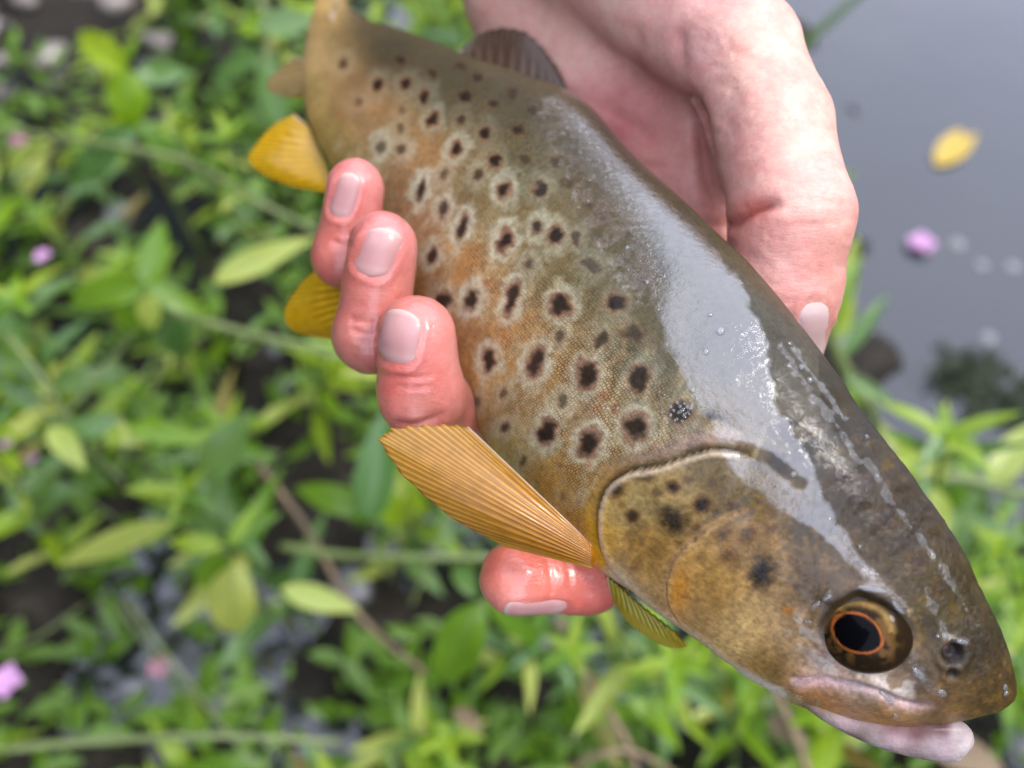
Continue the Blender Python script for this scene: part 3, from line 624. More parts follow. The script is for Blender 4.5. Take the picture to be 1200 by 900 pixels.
# ------------------------------------------------------------------ eye
def build_eye():
    q, nn = on_trout(1013, 737)
    view = q / np.linalg.norm(q)
    R = .0093
    ctr = cam3(1009, 733, q[2] + R * .40)
    ax = cam3(1005, 742, 1.0) - ctr / ctr[2]; 
    st = np.argmin(np.hypot(*(to_px(TR['C']) - (985, 730)).T)); fw = TR['C'][st + 12] - TR['C'][st - 12]; fw /= np.linalg.norm(fw)
    look = TR['Lv'][st] * .95 - view * .25 + fw * .12; look /= np.linalg.norm(look)
    e1 = np.cross(look, (math.sin(.45), -math.cos(.45), 0)); e1 /= np.linalg.norm(e1); e2 = np.cross(look, e1)
    ns, nr = 96, 70
    th = np.linspace(0, 2 * math.pi, ns, endpoint=False); ph = np.linspace(0.0, math.pi * .75, nr)
    rad = R * (1 - .0 * ph) 
    V = ctr + R * (np.cos(ph)[:, None, None] * look * .80 + np.sin(ph)[:, None, None] * (np.cos(th)[None, :, None] * e1 * 1.10 + np.sin(th)[None, :, None] * e2 * 1.02))
    V = V.reshape(-1, 3); px = to_px(V)
    ea = .44; dx, dy = px[:, 0] - 1004, px[:, 1] - 742
    x, y = dx * math.cos(ea) + dy * math.sin(ea), -dx * math.sin(ea) + dy * math.cos(ea)
    # teardrop pupil, point forward
    r = np.hypot(x / (27 + 2 * (x > 0)), y / (20 - 2.0 * np.clip(x / 27, 0, 1)))
    c = np.broadcast_to(lin((34, 25, 15)), (len(V), 3)).copy()
    g = fbm(px[:, 0], px[:, 1], 9, 3)
    c += (lin((112, 80, 38)) - c) * (sstep(.45, .7, g) * .55 * sstep(2.2, 1.3, r))[:, None]
    arc = np.exp(-((np.hypot(dx / 44, (dy + 2) / 36) - .92) / .10) ** 2) * (dy < 0); c += (lin((176, 140, 78)) - c) * (arc * .45 * (.4 + g))[:, None]
    c += (lin((164, 88, 40)) - c) * (sstep(1.21, 1.11, r + (g - .5) * .25) * (.55 + .6 * g))[:, None].clip(0, 1)
    c += (lin((6, 6, 8)) - c) * sstep(1.09, 1.03, r)[:, None]
    idx = np.arange(nr * ns).reshape(nr, ns); nx = np.roll(idx, -1, 1)
    Q = np.stack([idx[:-1], idx[1:], nx[1:], nx[:-1]], -1).reshape(-1, 4)
    me = mesh_np('eye', to_world(V), Q); attr(me, 'pig', c)
    bm = bmesh.new(); bm.from_mesh(me); bmesh.ops.remove_doubles(bm, verts=bm.verts, dist=1e-6); bmesh.ops.recalc_face_normals(bm, faces=bm.faces); bm.to_mesh(me); bm.free()
    m, n, b = new_mat('trout_eye'); L(n, A(n, 'pig').outputs['Color'], b.inputs['Base Color'])
    b.inputs['Roughness'].default_value = .25; b.inputs['Specular IOR Level'].default_value = .02; b.inputs['Coat Weight'].default_value = .16; b.inputs['Coat Roughness'].default_value = .02; b.inputs['Coat IOR'].default_value = 1.33
    link('eye', me, m, trout)
build_eye()

# ------------------------------------------------------------------ drops and bubbles of slime
def drops():
    m, n, b = new_mat('water_drop'); b.inputs['Base Color'].default_value = (.9, .92, .95, 1); b.inputs['Roughness'].default_value = .03; b.inputs['Transmission Weight'].default_value = .9; b.inputs['IOR'].default_value = 1.33
    b.inputs['Coat Weight'].default_value = .6; b.inputs['Coat Roughness'].default_value = .02
    bm = bmesh.new(); bmesh.ops.create_icosphere(bm, subdivisions=2, radius=1); me = bpy.data.meshes.new('water_drop'); bm.to_mesh(me); bm.free(); me.shade_smooth(); me.materials.append(m)
    L_ = [(845, 388, 5), (826, 412, 4), (831, 369, 2.5), (813, 458, 3.5), (757, 330, 3), (735, 290, 2.5), (1016, 512, 3), (938, 430, 4), (949, 447, 4), (926, 404, 3), (1007, 640, 2.5), (930, 556, 4), (664, 150, 2), (1098, 745, 3), (1178, 812, 4), (712, 480, 3), (722, 478, 2.5)]
    for i in range(15):
        an = i * 2.4; r = 3.6 * math.sqrt(i); L_.append((797 + r * math.cos(an), 482 + r * math.sin(an), random.uniform(2, 3.2)))
    for i in range(14): L_.append((random.uniform(770, 825), random.uniform(455, 520), random.uniform(1.2, 2.4)))
    for x, y, rx, ry, an in ((1040, 819, 15, 4, .75), (1049, 838, 6, 3, 1.2), (1077, 790, 13, 5, 1.0), (1104, 812, 8, 5, .9), (957, 708, 8, 3, -.9), (970, 700, 6, 3, -.6), (1022, 690, 17, 4, .2), (1052, 712, 12, 4, .9), (1178, 806, 7, 4, 1.2), (1128, 752, 8, 3, .3), (946, 728, 6, 3, .4)):
        q, nn = on_trout(x, y); q2, _ = on_trout(x + 6 * math.cos(an), y + 6 * math.sin(an)); o = bpy.data.objects.new('water_drop', me); COL.objects.link(o); o.parent = trout
        k_ = q[2] / F; M = basis(Vector((q2 - q) @ AX), Vector(nn @ AX)).to_4x4(); M.translation = Vector(to_world(q)); o.matrix_world = M @ Matrix.Diagonal((ry * k_, rx * k_, ry * k_ * .55, 1))
    for x, y, r in L_:
        q, nn = on_trout(x, y); o = bpy.data.objects.new('water_drop', me); COL.objects.link(o); o.parent = trout
        s_ = r * q[2] / F; M = Vector(nn @ AX).to_track_quat('Z', 'Y').to_matrix().to_4x4(); M.translation = Vector(to_world(q + nn * s_ * .15)); o.matrix_world = M @ Matrix.Diagonal((s_, s_ * random.uniform(.8, 1.2), s_ * .6, 1))
drops()
# ------------------------------------------------------------------ the hand: one blended surface
def rc(a, b, ra, rb):
    return (cam3(*a), cam3(*b), ra * .001, rb * .001)
FING = {
 'middle': [((487, 392, .200), 9.2), ((494, 462, .206), 10.2), ((540, 500, .240), 10.5), ((735, 330, .264), 11.5)],
 'ring':   [((449, 289, .209), 8.5), ((436, 392, .216), 9.4), ((520, 410, .252), 10.0), ((690, 240, .272), 11.5)],
 'pinky':  [((417, 220, .222), 7.4), ((404, 300, .228), 8.2), ((470, 300, .262), 9.0), ((650, 160, .282), 10.5)],
 'index':  [((604, 678, .207), 8.7), ((690, 672, .216), 9.6), ((745, 620, .236), 10.5), ((800, 410, .262), 12.5)],
 'thumb':  [((912, 415, .216), 10.5), ((915, 340, .207), 13.6), ((927, 252, .201), 13.8), ((903, 150, .208), 14.2), ((866, 64, .216), 15.0), ((730, -70, .246), 25.0)]}
PALM = [rc((735, 330, .270), (640, -110, .300), 13, 22), rc((690, 240, .276), (620, -110, .300), 13, 22), rc((650, 160, .284), (585, -110, .300), 14, 23),
        rc((800, 410, .268), (690, -110, .295), 12, 24), rc((730, -70, .258), (640, -130, .295), 24, 27), rc((640, -110, .298), (600, -420, .330), 29, 36),
        rc((866, 64, .228), (790, 300, .262), 11, 10), rc((790, 330, .262), (690, -60, .274), 15, 24), rc((845, 330, .250), (800, 120, .252), 11, 14)]
def d_rc(p, s):
    a, b, ra, rb = s; ab = b - a
    t = np.clip(((p - a) @ ab) / (ab @ ab), 0, 1)
    return np.linalg.norm(p - a - t[:, None] * ab, axis=1) - (ra + (rb - ra) * t)
def smin(a, b, k):
    h = np.clip(.5 + .5 * (b - a) / k, 0, 1); return b + (a - b) * h - k * h * (1 - h)
def hand_sdf(p):
    d = None
    for s in PALM:
        x = d_rc(p, s); d = x if d is None else smin(d, x, .014)
    for nm, ch in FING.items():
        f = None
        for (a, ra), (b, rb) in zip(ch[:-1], ch[1:]):
            x = d_rc(p, rc(a, b, ra, rb)); f = x if f is None else smin(f, x, .003)
        d = smin(d, f, .006 if nm == 'thumb' else .0035) if nm in ('thumb', 'middle') else smin(d, f, .0012)
    return d
def surface_nets(fn, lo, hi, h):
    n = np.ceil((np.array(hi) - lo) / h).astype(int) + 1
    cs = 4; nc = np.ceil(n / cs).astype(int) + 1
    ci = np.stack(np.meshgrid(*[np.arange(k) for k in nc], indexing='ij'), -1).reshape(-1, 3)
    dc = fn(lo + (ci + .5) * cs * h)
    near = ci[np.abs(dc) < cs * h * 1.2]
    G = np.full(nc * cs + 1, 1.0, np.float32)
    # inside sign for the far blocks
    blk = dc.reshape(nc); G[:-1, :-1, :-1] = np.where(np.repeat(np.repeat(np.repeat(blk, cs, 0), cs, 1), cs, 2) < 0, -1, 1)
    off = np.stack(np.meshgrid(*[np.arange(cs + 1)] * 3, indexing='ij'), -1).reshape(-1, 3)
    ids = (near[:, None] * cs + off[None]).reshape(-1, 3)
    flat = np.unique(np.ravel_multi_index(ids.T, G.shape))
    pts = np.stack(np.unravel_index(flat, G.shape), -1)
    val = np.concatenate([fn(lo + c * h) for c in np.array_split(pts, max(1, len(pts) // 200000))])
    G.reshape(-1)[flat] = val
    S = G < 0
    corners = [(i, j, k) for i in (0, 1) for j in (0, 1) for k in (0, 1)]
    sh = [s - 1 for s in G.shape]
    cnt = sum(S[i:i + sh[0], j:j + sh[1], k:k + sh[2]].astype(np.int8) for i, j, k in corners)
    act = np.argwhere((cnt > 0) & (cnt < 8))
    vid = np.full(sh, -1, np.int32); vid[tuple(act.T)] = np.arange(len(act))
    acc = np.zeros((len(act), 3)); num = np.zeros(len(act))
    for a in corners:
        for ax in range(3):
            if a[ax]: continue
            b = list(a); b[ax] = 1
            va = G[tuple((act + a).T)]; vb = G[tuple((act + b).T)]
            k = (va < 0) != (vb < 0); t = np.where(k, va / np.where(k, va - vb, 1), 0)
            pt = act + np.array(a) + np.array([1.0 if q == ax else 0 for q in range(3)]) * t[:, None]
            acc[k] += pt[k]; num[k] += 1
    V = lo + acc / num[:, None] * h
    quads = []
    for ax in range(3):
        b1, b2 = [(1, 2), (2, 0), (0, 1)][ax]
        sl0 = [slice(1, s - 1) for s in G.shape]; sl1 = list(sl0); sl1[ax] = slice(2, G.shape[ax])
        s0, s1 = S[tuple(sl0)], S[tuple(sl1)]
        e = np.argwhere(s0 != s1) + 1; ins = S[tuple(e.T)]
        o1 = np.zeros(3, int); o1[b1] = -1; o2 = np.zeros(3, int); o2[b2] = -1
        q = np.stack([vid[tuple(e.T)], vid[tuple((e + o1).T)], vid[tuple((e + o1 + o2).T)], vid[tuple((e + o2).T)]], -1)
        q = np.where(ins[:, None], q, q[:, ::-1]); quads.append(q[(q >= 0).all(1)])
    return V, np.concatenate(quads)
NAILS = [((474, 364), (444, 388), (493, 402), (463, 428), .17), ((455, 268), (419, 290), (467, 302), (430, 324), .17), ((412, 203), (390, 226), (421, 234), (396, 256), .18),
         ((950, 450), (932, 398), (973, 396), (956, 352), .17), ((590, 714), (628, 705), (622, 726), (668, 710), .17)]
def build_hand():
    lo = np.array([-.068, -.155, .165]); hi = np.array([.098, .070, .345])
    V, Q = surface_nets(hand_sdf, lo, hi, .00085)
    for _ in range(2):
        s = np.zeros_like(V); k = np.zeros(len(V))
        for i in range(4):
            np.add.at(s, Q[:, i], V[Q[:, (i + 1) % 4]]); np.add.at(k, Q[:, i], 1)
        V = V * .5 + .5 * s / np.maximum(k, 1)[:, None]
    e = 2e-4
    n = np.stack([hand_sdf(V + [e, 0, 0]) - hand_sdf(V - [e, 0, 0]), hand_sdf(V + [0, e, 0]) - hand_sdf(V - [0, e, 0]), hand_sdf(V + [0, 0, e]) - hand_sdf(V - [0, 0, e])], -1)
    n /= np.linalg.norm(n, axis=1)[:, None] + 1e-12
    p = to_px(V); front = ((n * V).sum(1) < 0)
    mm = .001; h = np.zeros(len(V)); pink = np.zeros(len(V))
    CR = [  # polyline, depth mm, width px, redness
      ([(846, 272), (858, 263), (875, 250), (900, 240), (925, 236)], 2.2, 7, .9),
      ([(800, 92), (806, 110), (818, 140), (822, 165), (826, 190), (832, 215), (848, 262)], 2.2, 9, .6),
      ([(795, 30), (798, 60), (800, 92)], .6, 7, .2), ([(815, 118), (838, 100), (862, 96)], .3, 5, .1),
      ([(955, 215), (975, 212), (993, 216)], .25, 3, .1), ([(950, 238), (972, 236), (996, 240)], .35, 3, .15), ([(955, 190), (968, 182), (985, 184)], .25, 3, .1),
      ([(950, 170), (960, 166), (976, 164)], .2, 3, .1), ([(940, 260), (965, 262), (990, 262)], .2, 3, .05),
      ([(405, 372), (430, 378), (445, 372)], 0.70, 4, 0.60), ([(407, 384), (430, 391), (448, 384)], 0.70, 4, 0.60), ([(462, 452), (485, 454), (515, 452)], 0.40, 3, 0.30),
      ([(455, 495), (490, 498), (530, 480)], 0.60, 4, 0.40), ([(388, 280), (405, 288), (420, 282)], 0.40, 3, 0.30),
      ([(452, 440), (485, 443), (522, 438)], .35, 3, .25), ([(412, 396), (432, 402), (452, 396)], .4, 3, .3), ([(640, 645), (646, 680), (644, 705)], .35, 3, .2), ([(662, 650), (668, 680), (664, 700)], .35, 3, .2), ([(392, 270), (405, 276), (420, 271)], .3, 3, .2),
      ([(740, 20), (748, 60), (738, 110)], .5, 9, .2), ([(690, 110), (730, 140), (790, 180)], .5, 9, .3), ([(715, 185), (750, 195), (790, 190)], .4, 6, .2)]
    for pl, dep, wd, rd in CR:
        d, t = pl_dist(p, catmull(pl, 24)); g = np.exp(-(d / wd) ** 2) * sstep(0, .2, t) * sstep(1, .6, t) * front
        bulge = np.exp(-((d - 2.4 * wd) / (1.3 * wd)) ** 2) * sstep(0, .12, t) * sstep(1, .88, t) * front
        h += (-dep * g + .12 * dep * bulge) * mm; pink = np.maximum(pink, rd * g)
    # many fine wrinkles over the thumb and its base
    wv = fbm(p[:, 0] * .45 + p[:, 1] * .15, p[:, 1] * 1.6 - p[:, 0] * .35, 10, 4)
    h += -.20 * sstep(.55, .72, wv) * sstep(780, 850, p[:, 0]) * front * mm
    h += (fbm(p[:, 0], p[:, 1], 40, 3) - .5) * .9 * mm
    for tip, left, right, root, _ in NAILS:
        q = np.array([tip, left, right, root], float); cen = (q[0] + q[3]) / 2; ax = (q[3] - q[0]) / 2; la = np.linalg.norm(ax); ax /= la
        sd_ = np.array([-ax[1], ax[0]]); lw = abs((q[2] - q[1]) @ sd_) / 2
        r = (np.abs((p - cen) @ ax / la) ** 3 + np.abs((p - cen) @ sd_ / lw) ** 3) ** (1 / 3)
        fold = np.exp(-((r - 1.18) / .12) ** 2) * np.interp((p - cen) @ ax / la, [-1, -.3, 1], [.15, .7, 1.0])
        h += (-.10 * sstep(1.12, .9, r) + .42 * fold) * front * mm
        pink = np.maximum(pink, .28 * np.exp(-((r - 1.2) / .2) ** 2) * front)
    V = V + n * h[:, None]
    # skin colour; palm lightened against the fish's shade, shadow beside it painted in
    smp = [(720, 40, (250, 199, 193)), (820, 60, (232, 174, 172)), (880, 60, (236, 186, 172)), (930, 150, (238, 186, 172)), (860, 170, (226, 168, 162)), (950, 230, (238, 176, 166)),
           (920, 310, (236, 170, 162)), (970, 320, (226, 160, 150)), (740, 120, (230, 155, 155)), (770, 200, (232, 164, 160)), (720, 150, (213, 127, 127)), (640, 50, (250, 197, 188)), (560, 30, (220, 170, 160)),
           (480, 360, (228, 140, 132)), (470, 450, (224, 120, 112)), (510, 400, (230, 142, 138)), (500, 480, (206, 126, 118)), (470, 260, (228, 138, 138)), (430, 360, (204, 118, 110)), (425, 420, (196, 116, 106)),
           (430, 210, (228, 138, 136)), (395, 290, (206, 112, 102)), (590, 660, (232, 124, 104)), (640, 670, (228, 118, 102)), (680, 690, (206, 104, 94)), (600, 705, (226, 140, 130)), (700, -150, (222, 176, 160)), (830, 290, (230, 147, 140))]
    c = idw(p, smp, 24); c *= (.9 + .2 * fbm(p[:, 0], p[:, 1], 30, 4))[:, None]
    c += (lin((206, 84, 74)) - c) * (pink * .55)[:, None]
    for x, y, r in ((458, 455, 13), (470, 345, 10), (437, 330, 9), (423, 222, 7), (880, 245, 18)):
        c += (lin((216, 92, 80)) - c) * (.5 * np.exp(-((p[:, 0] - x) ** 2 + (p[:, 1] - y) ** 2) / r ** 2))[:, None]
    wet = np.clip(sstep(700, 560, p[:, 0]) * sstep(150, 250, p[:, 1]) + sstep(600, 660, p[:, 1]), 0, 1)
    me = mesh_np('person', to_world(V), Q); c = c + (c.mean(1)[:, None] - c) * .12
    attr(me, 'pig', np.clip(c * np.array([.76, .735, .655]), .01, .7)); attr(me, 'msk', np.stack([wet, wet * 0, wet * 0], 1))
    return link('person', me, M_SKIN), (V, n, p, front)
person, HD = build_hand()
tag(person, 'bare pink left hand wrapped round the trout with four fingertips and the thumb showing', 'person')
def ray_hand(px, py, d0):
    """march along pixel rays until they meet the hand"""
    r = cam3(px, py, 1.0).reshape(-1, 3); r /= np.linalg.norm(r, axis=1)[:, None]; t = np.full(len(r), d0)
    for _ in range(60): t = np.minimum(t + np.clip(hand_sdf(r * t[:, None]), -.002, .004) * .9, .235)
    q = r * t[:, None]; e = 2e-4
    for _ in range(6):          # rays that pass the finger settle on its nearest skin
        f = hand_sdf(q); g = np.stack([hand_sdf(q + v) - f for v in np.eye(3) * e], -1); g /= np.linalg.norm(g, axis=1)[:, None] + 1e-12
        q = q - g * f[:, None]
    return q
def nail(tip, left, right, root, d0, lift=.00010):
    """nail plate: centre line from the free edge to the cuticle, its sides, laid on the finger"""
    tip, left, right, root = map(np.array, (tip, left, right, root))
    nu, nv = 25, 29
    u = np.linspace(-1, 1, nu); v = np.linspace(0, 1, nv)
    cen = (left + right) / 2; hw = (right - left) / 2
    cl = catmull([tip, cen, root], nv)
    wid = np.interp(v, [0, .04, .15, .8, .93, 1], [.80, .88, .97, 1.0, .80, .45])
    X = cl[None, :, 0] + u[:, None] * wid[None] * hw[0]; Y = cl[None, :, 1] + u[:, None] * wid[None] * hw[1]
    ax = (root - tip) / np.linalg.norm(root - tip)
    X = X + ax[0] * (u[:, None] ** 2) * (6 * (1 - v) ** 3 - 3 * v ** 3)[None] ; Y = Y + ax[1] * (u[:, None] ** 2) * (6 * (1 - v) ** 3 - 3 * v ** 3)[None]
    q = ray_hand(X.ravel(), Y.ravel(), d0)
    e = 2e-4
    n = np.stack([hand_sdf(q + [e, 0, 0]) - hand_sdf(q - [e, 0, 0]), hand_sdf(q + [0, e, 0]) - hand_sdf(q - [0, e, 0]), hand_sdf(q + [0, 0, e]) - hand_sdf(q - [0, 0, e])], -1)
    n /= np.linalg.norm(n, axis=1)[:, None]
    prof = (1 - .9 * np.abs(u) ** 4)[:, None] * (1 - .8 * np.clip((v - .8) / .2, 0, 1) ** 2)[None]
    q = (q + n * (.00055 * prof.ravel() - .00035)[:, None]).reshape(nu, nv, 3); n = n.reshape(nu, nv, 3)
    lo = q - n * .0011
    idx = np.arange(nu * nv).reshape(nu, nv); k = nu * nv
    f = np.stack([idx[:-1, :-1], idx[1:, :-1], idx[1:, 1:], idx[:-1, 1:]], -1).reshape(-1, 4)
    rim = np.concatenate([idx[:, 0], idx[-1, 1:], idx[-2::-1, -1], idx[0, -2:0:-1]]); rn = np.roll(rim, -1)
    W = to_world(np.concatenate([q.reshape(-1, 3), lo.reshape(-1, 3)]))
    me = mesh_np('fingernail', W, np.concatenate([f, f[:, ::-1] + k, np.stack([rim, rn, rn + k, rim + k], -1)]))
    uvn = np.stack([np.broadcast_to(u[:, None], (nu, nv)), np.broadcast_to(v[None], (nu, nv)), np.zeros((nu, nv))], -1).reshape(-1, 3)
    attr(me, 'uvn', np.concatenate([uvn, uvn]))
    bm = bmesh.new(); bm.from_mesh(me); bmesh.ops.recalc_face_normals(bm, faces=bm.faces); bm.to_mesh(me); bm.free()
    return link('fingernail', me, M_NAIL, person)
for i, q in enumerate(NAILS):
    o = nail(*q)
    if i == 3: o.data.materials[0] = M_NAIL_PALE; o['label'] = 'pale whitish thumbnail pressed on the back of the fish'
# ------------------------------------------------------------------ stream bank, water
SHORE = np.array([on_height(*q)[:2] for q in ((860, -420), (905, -60), (930, 60), (965, 200), (1005, 330), (1015, 440), (1050, 520), (1130, 560), (1230, 570), (1500, 590))])
far_shore = [(-3.0, 60.0)] + [tuple(q) for q in SHORE] + [(60.0, SHORE[-1][1] - 6), (60.0, 60.0)]
def shore_dist(xy):
    d, _ = pl_dist(xy, SHORE); return np.where(in_poly(xy, far_shore), -d, d)
PUDDLES = [(*on_height(px, py)[:2], r) for px, py, r in ((190, 760, .10), (330, 715, .05), (760, 760, .09), (110, 385, .05), (230, 470, .05), (430, 40, .07))]
def ground_z(x, y):
    sh = np.asarray(x).shape; p = np.stack([np.ravel(x), np.ravel(y)], 1)
    d = shore_dist(p)
    z = np.where(d > 0, .022 * sstep(0, .35, d) + .5 * sstep(1.5, 7, d), -.30 * sstep(0, .30, -d))
    near = np.exp(-(np.hypot(p[:, 0], p[:, 1] - .6) / 3) ** 2)
    z += (fbm(p[:, 0] * 100, p[:, 1] * 100, 11, 4) - .52) * .16 * near + (fbm(p[:, 0] * 100 + 50, p[:, 1] * 100, 2.2, 2) - .5) * .012 * near
    for hx, hy, hr in PUDDLES: z -= .07 * np.exp(-(((p[:, 0] - hx) ** 2 + (p[:, 1] - hy) ** 2) / hr ** 2) ** 2)
    # far bank beyond the stream
    z += np.where(d < -6, 1.2 * sstep(6, 10, -d), 0)
    return z.reshape(sh)
def axis_(n, r, far):
    t = np.linspace(-1, 1, n); return t * r + np.sign(t) * np.clip(np.abs(t) - .72, 0, 1) ** 3 * (far - r) / .28 ** 3
gx = axis_(320, 2.2, 120); gy = axis_(320, 2.2, 120) + .7
GX, GY = np.meshgrid(gx, gy, indexing='ij'); GZ = ground_z(GX, GY)
ii = np.arange(320 * 320).reshape(320, 320)
gme = mesh_np('ground', np.stack([GX, GY, GZ], -1).reshape(-1, 3), np.stack([ii[:-1, :-1], ii[1:, :-1], ii[1:, 1:], ii[:-1, 1:]], -1).reshape(-1, 4))
def mud_mat():
    m, n, b = new_mat('wet_mud'); ov = objvec(n)
    a = noise(n, 9, 6, .65, ov); c = noise(n, 90, 4, .6, ov)
    k = ramp(n, a.outputs['Fac'], [(.3, (.007, .006, .004)), (.55, (.02, .016, .012)), (.75, (.06, .05, .042))])
    L(n, mixc(n, 1.0, k, ramp(n, c.outputs['Fac'], [(.3, .6), (.7, 1.4)]), 'MULTIPLY'), b.inputs['Base Color'])
    L(n, ramp(n, a.outputs['Fac'], [(.4, .55), (.6, .9)]), b.inputs['Roughness']); b.inputs['Specular IOR Level'].default_value = .2
    L(n, bump(n, c.outputs['Fac'], .6, .006), b.inputs['Normal']); return m
tag(link('ground', gme, mud_mat()), 'dark wet muddy bank under the green plants', kind='structure')
def water_mat():
    m, n, b = new_mat('stream_water')
    nz = noise(n, 7, 3, .5, objvec(n)); nz2 = noise(n, 1.6, 2, .5, objvec(n))
    b.inputs['Base Color'].default_value = (.020, .022, .026, 1); b.inputs['Roughness'].default_value = .03
    b.inputs['IOR'].default_value = 1.33; b.inputs['Specular IOR Level'].default_value = .75
    b.inputs['Coat Weight'].default_value = 1; b.inputs['Coat IOR'].default_value = 1.55; b.inputs['Coat Roughness'].default_value = .02
    nb = bump(n, nz.outputs['Fac'], .16, .01); nb = bump(n, nz2.outputs['Fac'], .15, .03, nb)
    L(n, nb, b.inputs['Normal']); L(n, nb, b.inputs['Coat Normal'])
    tr = N(n, 'ShaderNodeBsdfTransparent'); tr.inputs[0].default_value = (.55, .56, .52, 1)
    mx = N(n, 'ShaderNodeMixShader'); mx.inputs[0].default_value = .25
    L(n, b.outputs[0], mx.inputs[1]); L(n, tr.outputs[0], mx.inputs[2]); L(n, mx.outputs[0], n.nodes['Material Output'].inputs[0])
    return m
wme = mesh_np('water', [(-120, -120, 0), (120, -120, 0), (120, 120, 0), (-120, 120, 0)], [(0, 1, 2, 3)])
tag(link('water', wme, water_mat()), 'smooth grey blue stream water beside the bank', kind='structure')

# ------------------------------------------------------------------ plants
LEAF_M = [make_leaf_material('leaf_lime', (0.191, 0.343, 0.0104), (0.308, 0.412, 0.0157), .45, .42), make_leaf_material('leaf_green', (0.0916, 0.205, 0.0109), (0.157, 0.276, 0.0155), .40, .40),
          make_leaf_material('leaf_blue_green', (0.0754, 0.166, 0.0409), (0.126, 0.216, 0.0558), .28, .33), make_leaf_material('leaf_pale', (0.354, 0.426, 0.0806), (0.463, 0.489, 0.113), .42, .42)]
LEAF_M.append(make_leaf_material('leaf_yellowed', (.22, .20, .03), (.26, .16, .05), .35, .5))
M_STEM = simple_mat('pale_stem', (0.0992, 0.136, 0.0372), (0.161, 0.198, 0.0682), 30, .5); M_STEM2 = simple_mat('green_stem', (0.0558, 0.105, 0.0186), (0.0868, 0.143, 0.031), 30, .5)
M_TWIG = simple_mat('dry_twig', (0.124, 0.0806, 0.0434), (0.223, 0.161, 0.093), 60, .7)
def leaf_mesh(mat, arch, fold, wf, wave):
    nu, nv = 7, 13; u = np.linspace(-1, 1, nu); t = np.linspace(0, 1, nv)
    wid = wf * (np.sin(np.pi * np.clip(t, 0, 1) ** .85) ** .8) * (1 - .25 * t) + .012 * (1 - t)
    x = u[:, None] * wid[None]; y = np.broadcast_to(t[None] * (1 - .12 * arch), (nu, nv)); 
    z = -arch * .45 * t[None] ** 2 + np.abs(u[:, None]) * wid[None] * fold + wave * .03 * np.sin(t * 9 + 1)[None] * u[:, None]
    V = np.stack([x, y, z + 0 * x], -1).reshape(-1, 3)
    i = np.arange(nu * nv).reshape(nu, nv)
    me = mesh_np('leaf', V, np.stack([i[:-1, :-1], i[1:, :-1], i[1:, 1:], i[:-1, 1:]], -1).reshape(-1, 4))
    attr(me, 'uvl', np.stack([np.broadcast_to(u[:, None], (nu, nv)), np.broadcast_to(t[None], (nu, nv)), np.zeros((nu, nv))], -1).reshape(-1, 3))
    me.materials.append(mat); me.shade_smooth(); return me
LEAVES = [[leaf_mesh(m, a, f, wf, wv) for a, f, wf, wv in ((.35, .35, .15, .5), (.7, .3, .17, 1), (.15, .45, .13, .3), (1.0, .25, .18, 1.2))] for m in LEAF_M]
def add_leaf(parent, pos, d, up, ln, kind=None, var=None, wid=1.0):
    k = kind if kind is not None else random.choices((0, 1, 2, 3), (.30, .40, .22, .08))[0]
    o = bpy.data.objects.new('leaf', LEAVES[k][random.randrange(4) if var is None else var]); COL.objects.link(o)
    M = basis(d, up).to_4x4(); M.translation = Vector(pos)
    o.matrix_world = M @ Matrix.Diagonal((ln * wid * .82, ln, ln, 1)); o.parent = parent; return o
def stem_mesh(name, pts, r0, r1, mat, parent):
    n = max(8, len(pts) * 5)
    return tube_np(name, pts, np.linspace(r0, r1, len(pts)), mat, parent, ns=8, n=n, world=True)
def plant(label, pts, pairs, ln, group=None, kinds=None, stem=M_STEM2, r=.0035, top=True, name='leafy_plant', spread=1.0, start=.25):
    """a stem through the points with opposite pairs of leaves, each pair turned against the last"""
    root = bpy.data.objects.new(name, None); COL.objects.link(root); root.empty_display_size = .02
    tag(root, label, 'plant', group)
    pts = np.asarray(pts, float)
    stem_mesh('stem', pts, r, r * .5, stem, root)
    q = catmull(pts, 60); ph = random.random() * 6.28
    for i in range(pairs):
        f = start + (1 - start) * (i + .5) / pairs; k = int(f * 58); pos = q[k]; t = Vector(q[k + 1] - q[k]).normalized()
        a = t.cross(Vector((.3, .1, 1) if abs(t.z) < .8 else (1, 0, 0))).normalized(); b = t.cross(a)
        ph += 1.57 + random.uniform(-.35, .35)
        l = ln * (1.05 - .45 * max(0, f - .5) * 2) * random.uniform(.75, 1.2)
        for s in (0, math.pi):
            d = a * math.cos(ph + s) + b * math.sin(ph + s)
            d = d * spread + t * random.uniform(.25, .8) + Vector((random.uniform(-.2, .2), random.uniform(-.2, .2), random.uniform(-.1, .25)))
            add_leaf(root, pos, d, (random.uniform(-.4, .4), random.uniform(-.5, .3), 1), l, None if kinds is None else random.choice(kinds))
    if top:
        for j in range(5):
            an = j * 1.256 + ph; d = Vector((math.cos(an), math.sin(an), random.uniform(.3, .9)))
            add_leaf(root, q[-1], d, (0, 0, 1), ln * random.uniform(.35, .65), 0 if random.random() < .7 else None)
    return root
